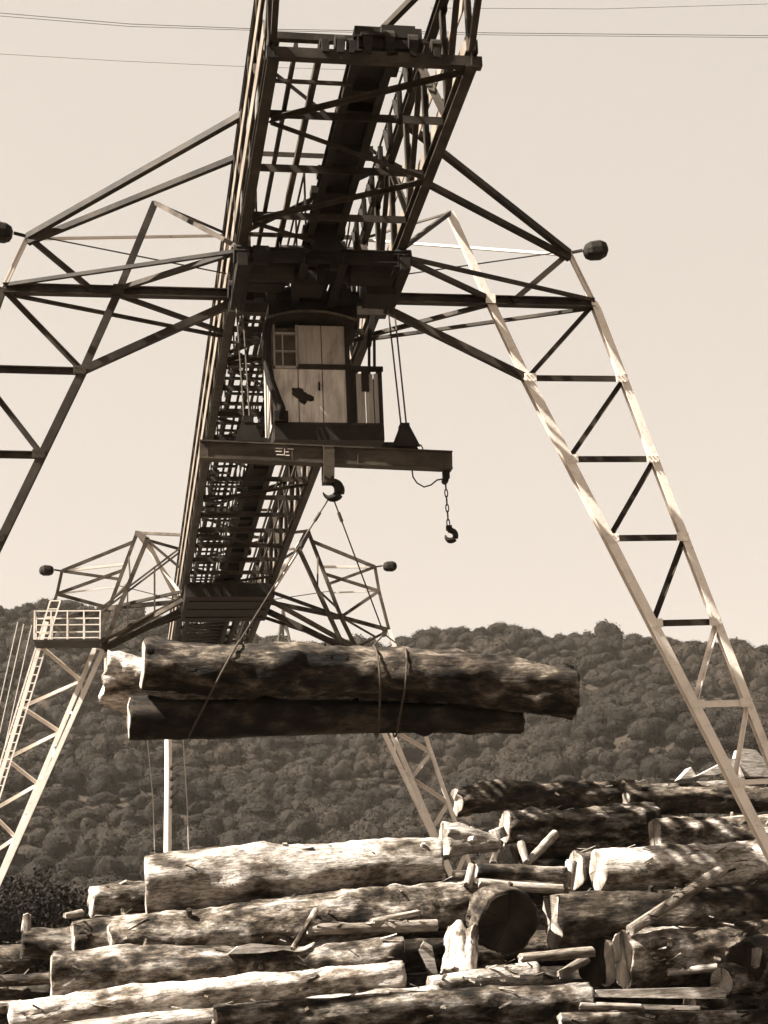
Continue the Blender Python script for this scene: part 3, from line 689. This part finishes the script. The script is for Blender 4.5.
# ------------------------------------------------------------------ logs
ALL = []
def add_log(name, p, q, r0, r1, mat, label, group, endm='end', endm2=None, seed=1, rough=.10, bow=.0, cat='log', flare=0, ragged=0.03, stubs=0, seg=None):
    if name in ('pole', 'stick') and rough == .10: rough = max(rough, .22)
    p = Vector(p); q = Vector(q); Ld = (q-p).length; x = (q-p).normalized()
    u = Vector((0, 0, 1)); y = u.cross(x).normalized(); z = x.cross(y)
    rot = Matrix((x, y, z)).transposed()
    n = max(12, int(Ld/(.07 if r0 > .25 and not seg else .11))); k = (38 if not seg else 22) if r0 > .25 else 14
    if r0 > .25 and not seg: rough = rough*1.35+.02
    rg = random.Random(seed*77+5); off = rg.uniform(0, 500)
    lumps = [(rg.uniform(.05, .95)*Ld, rg.uniform(0, 6.28), rg.uniform(.1, .32), rg.uniform(.06, .26)*r0) for _ in range(int(Ld*1.0)+stubs)]
    th0, th1 = rg.uniform(0, 6.28), rg.uniform(0, 6.28)
    vs = []
    cent = []
    for i in range(n+1):
        t = i/n; s = t*Ld; r = r0+(r1-r0)*t
        if flare: r *= 1+flare*math.exp(-s/.6)
        cy = noise.noise(Vector((s*.22+off, 1, 0)))*rough*1.6*r0*2; cz = noise.noise(Vector((s*.22+off, 7, 0)))*rough*1.3*r0*2 + bow*math.sin(math.pi*t)
        cy *= min(1, s/1+.2); cent.append((s, cy, cz))
        for j in range(k):
            a = 2*math.pi*j/k; ca, sa = math.cos(a), math.sin(a)
            rr = r*(1+rough*(1.0*noise.noise(Vector((s*.55+off, ca*1.1, sa*1.1)))+.55*noise.noise(Vector((s*1.6+off, ca*2.6, sa*2.6)))+.3*noise.noise(Vector((s*4+off, ca*6, sa*6)))+.22*noise.noise(Vector((s*7+off, ca*12, sa*12)))))
            for (ls, la, lw, lh) in lumps:
                dd = ((s-ls)/lw)**2
                if dd < 6:
                    da = (a-la+math.pi) % (2*math.pi)-math.pi; rr += lh*math.exp(-dd-(da*r/lw)**2*1.2)
            sx = s
            if i == 0: sx += ragged*noise.noise(Vector((off, ca*1.4, sa*1.4)))*1.6
            if i == n: sx += ragged*noise.noise(Vector((off+9, ca*1.4, sa*1.4)))*1.6
            vs.append(Vector((sx, cy+rr*ca, cz+rr*sa)))
    fs = [(i*k+j, i*k+(j+1) % k, (i+1)*k+(j+1) % k, (i+1)*k+j) for i in range(n) for j in range(k)]
    BR = .95 if r0 > .15 else 1.0
    if BR < 1:                      # bark edge round the sawn faces
        for i, rev in ((0, 1), (n, 0)):
            b0 = len(vs); c3 = Vector(cent[i])
            for v in vs[i*k:(i+1)*k]: vs.append(c3+(v-c3)*BR+Vector(((v.x-c3.x)*(1-BR), 0, 0)))
            for j in range(k):
                f = (i*k+j, i*k+(j+1) % k, b0+(j+1) % k, b0+j); fs.append(f[::-1] if rev else f)
    me = bpy.data.meshes.new(name); me.from_pydata([tuple(v) for v in vs], [], [f[::-1] for f in fs])
    for pl_ in me.polygons: pl_.use_smooth = True
    me.materials.append(M[mat]); o = bpy.data.objects.new(name, me); COL.objects.link(o)
    o.matrix_world = Matrix.Translation(p) @ rot.to_4x4()
    tag(o, label, cat, group)
    ALL.append((p, q, r0, r1))
    if r0 > .3 and not seg:
        for _ in range(rg.randint(1, 3)):
            t_ = rg.uniform(.08, .92); an = rg.uniform(-.2, 3.3); s_ = t_*Ld; rr = r0+(r1-r0)*t_
            d_ = Vector((rg.uniform(-.3, .3), -math.cos(an)*-1, math.sin(an))).normalized(); c_ = Vector((s_, cent[int(t_*n)][1], cent[int(t_*n)][2]))
            sb = MB().tube(c_+d_*(rr*.8), c_+d_*(rr*1.0+rg.uniform(.05, .16)), rg.uniform(.05, .09), rg.uniform(.035, .06), 9).build('branch_stub', M[mat]); sb.parent = o
    for e_, (i, em) in enumerate(((0, endm), (n, endm2 or endm))):
        if em is None: continue
        s, cy, cz = cent[i]; rim = vs[i*k:(i+1)*k] if BR == 1 else vs[(n+1)*k+(0 if i == 0 else k):(n+1)*k+(k if i == 0 else 2*k)]; V = []; Fc = []
        sg = -1 if i == 0 else 1
        for g_, f_ in enumerate((1.0, .93, .6, .3)):
            for v in rim:
                w_ = Vector((v.x*f_+s*(1-f_)+sg*(.0 if g_ == 0 else .012)+ragged*.5*noise.noise(v*3)*(g_ > 0), cy+(v.y-cy)*f_, cz+(v.z-cz)*f_)); V.append(w_)
        V.append(Vector((s+sg*.01, cy, cz)))
        for g_ in range(3):
            for j in range(k): Fc.append((g_*k+j, g_*k+(j+1) % k, (g_+1)*k+(j+1) % k, (g_+1)*k+j))
        for j in range(k): Fc.append((3*k+j, 3*k+(j+1) % k, 4*k))
        if i: Fc = [f[::-1] for f in Fc]
        if sg < 0: Fc = [f for f in Fc]
        m2 = bpy.data.meshes.new('cut_end'); m2.from_pydata([tuple(v) for v in V], [], Fc); m2.materials.append(M[em])
        c = bpy.data.objects.new('cut_end', m2); COL.objects.link(c); c.parent = o
    return o
PXM = 1625*1.0
def rad(px, p):                    # pixels of radius at a point -> metres
    return px*((Vector(p)-CO).dot(FW))/F
HG = 'logs slung beneath the crane'
DY = 2.6
def plog(a, b_, mat, label, Y, Y2=None, ra=None, rb=None, group='logs lying in the log pile', **kw):
    Y2 = Y2 or Y
    if group != HG: Y += DY; Y2 += DY
    p = at(a[0], a[1], Y); q = at(b_[0], b_[1], Y2)
    return add_log(kw.pop('name', 'log'), p, q, rad(ra, p), rad(rb, q), mat, label, group, **kw)
LOGA = plog((143, 665), (571, 685), 'shadebark', 'long thick log with pale left rim, uppermost of the three slung from the crane', 28.0, 28.3, 24.5, 26, group=HG, seed=11, rough=.15, endm2='darkend', flare=.08, stubs=5)
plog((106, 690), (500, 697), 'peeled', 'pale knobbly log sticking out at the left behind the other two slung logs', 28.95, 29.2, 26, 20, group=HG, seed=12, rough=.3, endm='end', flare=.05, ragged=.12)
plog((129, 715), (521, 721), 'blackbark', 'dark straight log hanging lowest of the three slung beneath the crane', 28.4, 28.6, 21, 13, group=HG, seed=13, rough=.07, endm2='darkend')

# slings
SA = (at(143, 665, 28.0), at(571, 685, 28.3), 26, 27); SB = (at(106, 690, 28.95), at(500, 697, 29.2), 26, 20); SC = (at(129, 715, 28.4), at(521, 721, 28.6), 21, 13)
def hull_loop(xt, tilt, r_):
    pts = []
    for p, q, ra, rb in (SA, SB, SC):
        t = (xt-p.x)/(q.x-p.x); c = lerp(p, q, t); rr = rad(ra+(rb-ra)*t, c)*1.08+r_
        pts += [(c.y+rr*math.cos(k*math.pi/12), c.z+rr*math.sin(k*math.pi/12)) for k in range(24)]
    pts = sorted(set(pts)); cr2 = lambda o, a, b: (a[0]-o[0])*(b[1]-o[1])-(a[1]-o[1])*(b[0]-o[0])
    lo = []; hi = []
    for p in pts:
        while len(lo) > 1 and cr2(lo[-2], lo[-1], p) <= 0: lo.pop()
        lo.append(p)
    for p in pts[::-1]:
        while len(hi) > 1 and cr2(hi[-2], hi[-1], p) <= 0: hi.pop()
        hi.append(p)
    h_ = lo[:-1]+hi[:-1]; zm = max(z for _, z in h_); k0 = max(range(len(h_)), key=lambda k: h_[k][1])
    h_ = h_[k0:]+h_[:k0]; h_.append(h_[0])
    return [Vector((xt+tilt*(z-zm), y, z)) for y, z in h_]
hb = hc+Vector((-.05, 0, -.17)); sg_ = MB()
lp_ = hull_loop(at(240, 640, 28).x, .55, .012); sg_.path([hb, lp_[0]], .014, 8); sg_.path(lp_, .02, 8); sg_.tube(lerp(hb, lp_[0], .1), lerp(hb, lp_[0], .16), .03)
tag(sg_.build('rope_sling', M['rope']), 'rope sling running down left from the large hook round the load', 'sling', 'slings holding the logs')
s2 = MB(); k_ = at(384, 634, 28.3); s2.path([hc+Vector((.04, 0, -.17)), k_], .014, 8); s2.tube(k_+Vector((0, -.04, 0)), k_+Vector((0, .04, 0)), .05, n=12); s2.tube(lerp(hc+Vector((.04, 0, -.17)), k_, .1), lerp(hc+Vector((.04, 0, -.17)), k_, .17), .03)
for xx, tl in ((374, -.05), (405, .1)):
    lp_ = hull_loop(at(xx, 650, 28).x, tl, .012); s2.path([k_, lp_[0]], .015, 8); s2.path(lp_, .02, 8)
tag(s2.build('rope_sling', M['rope']), 'rope sling running down right from the large hook, forking at the load', 'sling', 'slings holding the logs')
# --- the pile, front to back
lg = plog
lg((146, 884), (440, 862), 'peeled', 'big pale sunlit log with a thick left end lying on top of the left pile', 31.3, 31.3, 30, 25, seed=21, rough=.07, flare=.05, endm2='darkend')
lg((90, 901), (190, 893), 'bark', 'short mottled log end poking out left from behind the big pale top log', 32.6, 32.9, 15, 18, seed=22, rough=.2, endm='end')
lg((110, 944), (474, 905), 'bark', 'long mottled log with a jagged pale left rim just under the big pale top log', 30.5, 31, 25, 27, seed=23, rough=.12, ragged=.08, endm2='darkend')
lg((73, 941), (240, 925), 'bark', 'mottled log showing its blunt left end beside the jagged-rimmed log', 31.4, 31.8, 21, 21, seed=24, rough=.12)
lg((22, 944), (120, 943), 'bark', 'short worn log at the far left edge of the pile behind a fatter mottled one', 31.8, 32, 14, 17, seed=25, rough=.2, endm='darkend')
lg((52, 986), (402, 954), 'bark', 'long log with a bright crescent left rim in the lower left of the pile', 29.6, 29.8, 26, 20, seed=26, rough=.14, ragged=.06)
lg((10, 1022), (402, 974), 'peeled', 'pale bowed log running up to the right below the crescent-rimmed log', 28.9, 29.3, 15, 15, seed=27, rough=.16, bow=.06)
lg((60, 1036), (440, 996), 'peeled', 'pale thin log half hidden in the bottom left corner of the pile', 28.5, 28.7, 13, 11, seed=28, rough=.18)
lg((215, 1022), (590, 999), 'bark', 'log with a rounded pale right end along the bottom of the pile in the middle', 28.0, 28.4, 16, 17, seed=29, rough=.14, ragged=.09)
lg((-60, 984), (50, 978), 'darkbark', 'thin dark log at the left picture edge leading to the crescent-rimmed log', 30.4, 30.2, 6, 6, seed=30)
lg((-60, 1010), (60, 1004), 'bark', 'thin pale log at the left picture edge just below a thin dark one', 29.6, 29.4, 6, 6, seed=31)
lg((430, 986), (537, 972), 'peeled', 'short pale squared log lying over the rounded-end log near the middle', 28.8, 29.2, 9, 11, seed=32, rough=.15)
lg((461, 978), (472, 934), 'peeled', 'stubby pale broken stump standing upright in the middle of the pile', 29.3, 29.6, 18, 13, seed=33, rough=.4, ragged=.15, cat='stump', name='stump')
lg((508, 922), (494, 914), 'darkbark', 'fat dark stump whose shaded round end faces the viewer in the middle of the pile', 29.9, 30.9, 32, 31, seed=34, rough=.08, endm='darkend')
lg((552, 922), (790, 901), 'darkbark', 'dark log with a ragged bright left rim under the smooth pale right log', 30.6, 31, 26, 22, seed=35, rough=.12, ragged=.1)
lg((597, 870), (820, 866), 'peeled', 'smooth fat pale log with a rounded left end on the right of the pile', 30.9, 31.4, 21, 26, seed=36, rough=.06, bow=.05)
lg((575, 870), (660, 869), 'darkbark', 'short dark log with a bright narrow rim just left of the smooth fat pale log', 31.9, 32.2, 20, 20, seed=37, rough=.1)
lg((622, 960), (790, 944), 'bark', 'stout log with a lit upper side and dark left end beneath the leaning peeled pole', 29.7, 30.2, 28, 24, seed=38, rough=.14, endm='darkend')
lg((597, 962), (640, 955), 'darkbark', 'stubby dark log with a lit edge squeezed left of the stout log', 30.4, 31.2, 26, 24, seed=39, rough=.12, endm='darkend')
lg((722, 982), (800, 974), 'bark', 'small round log end with visible rings facing the viewer at lower right', 28.7, 30.2, 14, 14, seed=40, rough=.08, endm='end')
lg((690, 1004), (790, 996), 'bark', 'short pale log end beneath the ringed log end at lower right', 28.5, 30, 9, 9, seed=41, rough=.15)
lg((745, 962), (780, 950), 'darkbark', 'dark upright-looking log butt at the right picture edge', 28.9, 31, 22, 22, seed=42, rough=.12, endm='darkend')
lg((455, 797), (640, 795), 'darkbark', 'dark shaggy log ending in mid air at left, highest of the right back rows', 40, 40.4, 14.5, 13, seed=43, rough=.25, ragged=.1)
lg((600, 790), (800, 786), 'bark', 'pale-topped thin log along the very top of the right back rows', 41.5, 41.5, 8, 8, seed=44, rough=.25)
lg((625, 803), (800, 800), 'darkbark', 'dark log in the back rows crossed by the upper part of the light steel leg', 40, 40, 12, 12, seed=45, rough=.2)
lg((504, 826), (655, 825), 'bark', 'thick shaggy log with a square left end below the highest dark log', 38, 38.4, 16, 20, seed=46, rough=.25)
lg((655, 836), (820, 830), 'bark', 'log with a bright sunlit top edge crossed by the light steel leg', 37, 37.3, 17, 18, seed=47, rough=.12)
lg((443, 852), (497, 853), 'plank', 'bright squat block of wood at the right end of the big pale top log', 31.8, 32, 17, 7, seed=48, rough=.3, cat='wood block', name='wood_block')
lg((470, 847), (503, 847), 'pole', 'tiny pale pole piece just above the bright squat block', 33, 33, 4, 4, seed=49, cat='pole', name='pole')
lg((497, 829), (500, 838), 'plank', 'small bright chunk of wood at the left end of the thick shaggy log', 35, 35, 8, 8, seed=50, rough=.3, cat='wood block', name='wood_block')
lg((476, 871), (566, 874), 'bark', 'slim horizontal pole with shaded underside above the fat dark stump', 31, 31, 7.5, 7.5, seed=51, cat='pole', name='pole')
lg((479, 883), (562, 889), 'pole', 'slim pale pole directly on top of the fat dark stump', 30.6, 30.6, 4.5, 5, seed=52, cat='pole', name='pole')
lg((468, 886), (472, 866), 'pole', 'short pale upright stick left of the slim horizontal pole', 30.6, 30.8, 5, 4, seed=53, cat='stick', name='stick')
lg((494, 864), (500, 842), 'bark', 'dark slanted stick between the bright squat block and the thick shaggy log', 32.4, 32.8, 5, 4, seed=54, cat='stick', name='stick')
lg((527, 863), (555, 834), 'pole', 'pale stick leaning up to the right against the thick shaggy log', 33, 34.5, 4, 5, seed=55, cat='stick', name='stick')
lg((521, 843), (527, 862), 'pole', 'short pale stick crossing the foot of the right-leaning stick', 33.2, 32.8, 4, 3.5, seed=56, cat='stick', name='stick')
lg((568, 890), (571, 862), 'plank', 'narrow upright bright slab left of the smooth fat pale log', 31.0, 31.2, 5, 6, seed=57, cat='slab', name='wood_slab')
lg((520, 958), (592, 951), 'pole', 'thin pale pole lying level below the ragged bright rim', 29.2, 29.4, 4.5, 5, seed=58, cat='pole', name='pole')
lg((560, 975), (586, 960), 'pole', 'short pale stick slanting in the dark hollow below the thin level pole', 29.4, 29.7, 4, 5, seed=59, cat='stick', name='stick')
lg((630, 931), (722, 870), 'pole', 'slender peeled pole leaning up to the right across the right-hand logs', 29.2, 30.2, 5.5, 6, seed=60, rough=.05, cat='pole', name='pole')
lg((308, 929), (436, 926), 'pole', 'slim straight pale pole lying under the long mottled log at centre left', 29.8, 30.1, 5, 6, seed=61, cat='pole', name='pole')
lg((293, 948), (316, 910), 'bark', 'thin crooked dark stick standing against the long mottled log', 29.5, 29.9, 3, 3, seed=62, cat='stick', name='stick')
lg((372, 923), (418, 913), 'pole', 'short pale branch stub above the slim straight pole', 29.9, 30.2, 4, 3, seed=63, cat='stick', name='stick')
lg((668, 972), (716, 968), 'pole', 'short pale pole left of the ringed log end', 29.4, 29.4, 4, 4, seed=64, cat='pole', name='pole')
lg((560, 1020), (800, 1017), 'bark', 'long thin log along the bottom right picture edge', 27.8, 27.8, 7, 7, seed=65)
lg((580, 1006), (640, 1008), 'pole', 'little pale stick beside the rounded end of the bottom middle log', 28.1, 28.1, 3.5, 3.5, seed=66, cat='stick', name='stick')
lg((755, 966), (757, 950), 'pole', 'tiny bright upright chip at the right picture edge', 28.4, 28.5, 4, 5, seed=67, cat='wood chip', name='wood_chip')
lg((65, 916), (82, 913), 'pole', 'small bright stick end at the top left of the pile', 31.6, 31.8, 3, 4, seed=68, cat='stick', name='stick')
lg((26, 930), (27, 915), 'bark', 'stubby grey branch stump rising at the far left of the pile', 31.4, 31.4, 5, 4, seed=69, cat='stump', name='stump')
# planks and split slabs
def plank(pts, Y, th, label, cat='plank', name='plank', mat='plank', dy=0):
    Y += DY
    P_ = [at(a, b_, Y+dy*i) for i, (a, b_) in enumerate(pts)]
    o = MB().prism(P_, (0, th, 0)).build(name, M[mat], origin=P_[0]); return tag(o, label, cat, 'split boards and slabs on the pile')
plank([(594, 997), (596, 990), (716, 987), (728, 992), (724, 999)], 28.3, .3, 'long bright flat board lying at the bottom right')
plank([(228, 954), (238, 946), (252, 943), (292, 947), (262, 953)], 29.2, .35, 'bright wedge-shaped slab on the lower left logs', 'slab', 'wood_slab')
plank([(680, 779), (691, 767), (697, 777)], 41, .5, 'small bright pointed board end on the skyline of the right pile')
plank([(699, 775), (730, 759), (742, 758), (741, 764), (716, 775)], 40.5, .5, 'bright tilted board behind the upper part of the light steel leg')
plank([(738, 762), (742, 748), (756, 750), (766, 761), (790, 768), (790, 778), (745, 776)], 41, .6, 'bright jagged slab at the right edge on top of the back rows', 'slab', 'wood_slab')
plank([(620, 1009), (625, 1004), (700, 1006), (700, 1010)], 28.1, .3, 'thin grey board under the long bright flat board', mat='pole')
plank([(419, 950), (424, 941), (432, 946), (438, 975), (432, 978)], 29.9, .2, 'small dull triangular board in the dark gap beside the pale stump')

# buried logs that fill the heap
rg = random.Random(31)
fillers = []
def row(Y, x0p, x1p, ytop, rr, pitch=1.0):
    Y += DY
    z = rr
    zt_ = at((x0p+x1p)/2, ytop, Y).z-rr
    while z < zt_+.01:
        xa, xb = at(x0p, 900, Y).x, at(x1p, 900, Y).x; x = xa+rg.uniform(-.4, .4)
        while x < xb:
            ln = rg.uniform(3.8, 6.5); e = min(x+ln, xb+rg.uniform(-.3, .3))
            if e-x > 1.2: fillers.append((x, e, Y+rg.uniform(-.12, .12), z+rg.uniform(-.06, .06), rr*rg.uniform(.86, 1.06)))
            x = e+rg.uniform(.05, .3)
        z += rr*1.72*pitch
row(30.6, -160, 55, 972, .3); row(32.4, -160, 40, 945, .34); row(33.2, 60, 480, 905, .44); row(32.9, 478, 800, 900, .42); row(34.6, 120, 470, 880, .42)
row(35.2, 470, 810, 858, .42); row(31.3, -40, 470, 965, .36); row(31.2, 440, 800, 975, .34)
row(38.6, 500, 820, 850, .42); row(41.0, 520, 820, 815, .42)
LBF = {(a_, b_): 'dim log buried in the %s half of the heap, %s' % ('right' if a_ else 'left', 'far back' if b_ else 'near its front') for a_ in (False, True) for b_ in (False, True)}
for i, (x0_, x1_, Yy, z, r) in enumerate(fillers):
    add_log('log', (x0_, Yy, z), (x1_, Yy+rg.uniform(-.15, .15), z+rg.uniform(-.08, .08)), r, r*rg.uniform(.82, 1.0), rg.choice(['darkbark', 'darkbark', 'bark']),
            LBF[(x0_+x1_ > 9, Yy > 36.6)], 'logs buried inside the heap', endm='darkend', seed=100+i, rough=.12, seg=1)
sc_ = MB(); rg = random.Random(77)
for _ in range(900):
    p, q, r0, r1 = rg.choice(ALL[3:60]); t = rg.uniform(.02, .98); c = lerp(p, q, t); rr = (r0+(r1-r0)*t)*1.02
    if (q-p).length < 2: continue
    an = rg.uniform(-.3, 2.2); c = c+Vector((0, -rr*math.sin(an), rr*math.cos(an)))
    ln = rg.uniform(.08, .45); d = Vector((rg.uniform(.3, 1), rg.uniform(-.5, .3), rg.uniform(-.35, .35))).normalized()*ln
    n_ = Vector((0, -math.sin(an), math.cos(an))); sc_.bar(c-d/2, c+d/2+n_*rg.uniform(0, .06), rg.uniform(.015, .06), rg.uniform(.006, .02), n_)
tag(sc_.build('bark_scraps', M['bark']), 'loose bark scraps and splinters strewn over the log pile', kind='stuff')
# ------------------------------------------------------------------ pole, cables, distant things
pt = at(167.5, 690, 58); px_, zt2 = pt.x, pt.z
po = empty('utility_pole', (px_, 58, 0), 'pale slim wooden pole with small insulators standing behind the left pile', 'utility pole')
b = MB(); b.path([(px_+.02*math.sin(k), 58, zt2*k/10) for k in range(11)], [.15-.003*k for k in range(11)], 10); b.build('pole_shaft', M['pale'], po, smooth=True)
for a in (768, 779, 788, 797, 806): c = at(171, a, 57.9); MB().tube(c+Vector((-.02, 0, -.06)), c+Vector((.06, 0, .08)), .06, .04).build('insulator', M['dark_steel'], po)
b = MB()
for a, c in (((183, 737), (187, 800)), ((147, 735), (153, 800))): b.path([at(*a, 57), at(*c, 57), at(c[0]+2, 860, 57)], .018, 5)
b.build('guy_wire', M['palerope'], po)
def cable(pts, r, label, mat='rope'):
    b = MB(); b.path([at(a, c, Y) for a, c, Y in pts], r, 5); return tag(b.build('overhead_cable', M[mat]), label, 'cable', 'thin cables strung across the yard')
cable([(-200, -14, 30), (0, 13, 30), (130, 24, 30), (260, 29, 30), (500, 33, 30), (800, 36, 30), (1000, 34, 30)], .007, 'upper dark wire of the close pair crossing the top of the picture')
cable([(-200, -12, 30), (0, 16, 30), (130, 26.5, 30), (260, 30.5, 30), (500, 35, 30), (800, 38, 30), (1000, 37, 30)], .006, 'lower finer wire of the close pair crossing the top of the picture')
cable([(-200, 46, 34), (0, 54, 34), (120, 61, 34), (230, 66, 34), (420, 72, 34)], .005, 'faint lone wire below the close pair at upper left')
cable([(430, 8, 30), (600, 9, 30), (800, 3, 30)], .005, 'short fine wire at the top right of the picture')
for i, (a, c, l_) in enumerate((((18, 622), (-3, 716), 'leftmost of three pale thin ropes slanting down behind the left steel leg'), ((24, 624), (-2, 742), 'middle of three pale thin ropes slanting down behind the left steel leg'), ((32, 625), (2, 760), 'rightmost of three pale thin ropes slanting down behind the left steel leg'))):
    d = at(*c, 62)-at(*a, 62); e_ = at(*a, 62)+d*3.2
    b = MB(); b.path([at(*a, 62), at(*c, 62), e_], .02, 5); tag(b.build('rope', M['palerope']), l_, 'rope', 'pale ropes beyond the left leg')
# small lattice mast far behind the girder end
YM = 300
while True:
    zc = at(285, 706, YM)
    if hill(zc.x, YM) > zc.z or YM > 500: break
    YM += 4
k5 = YM/95; ms = MB(); top = at(283, 610, YM)
q = [Vector((zc.x+dx*k5, YM+dy*k5, hill(zc.x, YM)-1)) for dx, dy in ((-1.0, -.7), (1.0, -.7), (0, .9))]
for a in q: ms.bar(a, top, .12*k5, .12*k5)
for k in range(1, 7):
    t = k/7; r_ = [lerp(a, top, t) for a in q]; r2_ = [lerp(a, top, t-1/7) for a in q]
    for i in range(3): ms.bar(r_[i], r_[(i+1) % 3], .07*k5, .07*k5); ms.bar(r2_[i], r_[(i+1) % 3], .06*k5, .06*k5)
ms.bar(at(268, 656, YM), at(312, 652, YM), .13*k5, .13*k5); ms.bar(at(300, 662, YM), at(314, 648, YM), .1*k5, .1*k5); ms.bar(at(276, 650, YM), at(300, 668, YM), .08*k5, .08*k5)
tag(ms.build('lattice_mast', M['paint']), 'small distant lattice mast seen just right of the far end of the girder', 'lattice mast')

# dark trees in the hollow behind the left end of the pile
def tree(x, y, hgt, r, seed, label, n=3):
    t = empty('tree', (x, y, 0), label, 'tree', 'dark trees behind the left end of the pile')
    b = MB(); b.path([(x+.15*math.sin(k), y, hgt*.7*k/5) for k in range(6)], [.28-.04*k for k in range(6)], 8)
    rg = random.Random(seed)
    for k in range(5):
        a = rg.uniform(0, 6.28); z = hgt*rg.uniform(.3, .55); b.tube((x, y, z), (x+r*.6*math.cos(a), y+r*.6*math.sin(a), z+hgt*.2), .09, .03, 6)
    b.build('trunk', M['darkbark'], t)
    V_ = [crown_variant(200+seed+k, 9000, 16, .03) for k in range(n)]
    it = [(x, y, hgt*.55, r, hgt*.42, 0)]+[(x+rg.uniform(-.6, .6)*r, y+rg.uniform(-.5, .5)*r, hgt*rg.uniform(.3, .6), r*rg.uniform(.5, .75), r*rg.uniform(.5, .8), rg.uniform(0, 6)) for _ in range(4)]
    leafmesh('crown', V_, it, M['darkleaf'], t)
for (a, c, Y, r, sd, l_) in ((30, 846, 70, 2.6, 1, 'dark bushy tree at the left picture edge behind the steel leg'), (-35, 850, 66, 2.6, 2, 'dark bushy tree mostly outside the left picture edge'),
                            (72, 868, 74, 2.0, 3, 'lower dark bushy tree just right of the bushy tree at the left edge')):
    p = at(a, c, Y); tree(p.x, Y, p.z, r, sd, l_)
hz = MB().box((120, 650, 98), (2400, 1600, 200)).build('haze', M['ground'])
hm = bpy.data.materials.new('thin_haze'); hm.use_nodes = True; t = hm.node_tree; t.nodes.clear()
ou = t.nodes.new('ShaderNodeOutputMaterial'); pv = t.nodes.new('ShaderNodeVolumePrincipled')
pv.inputs['Color'].default_value = (1, .86, .7, 1); pv.inputs['Density'].default_value = .00006; pv.inputs['Anisotropy'].default_value = .2
t.links.new(pv.outputs[0], ou.inputs['Volume']); hz.data.materials[0] = hm; tag(hz, kind='stuff')
print('objects', len(bpy.data.objects))
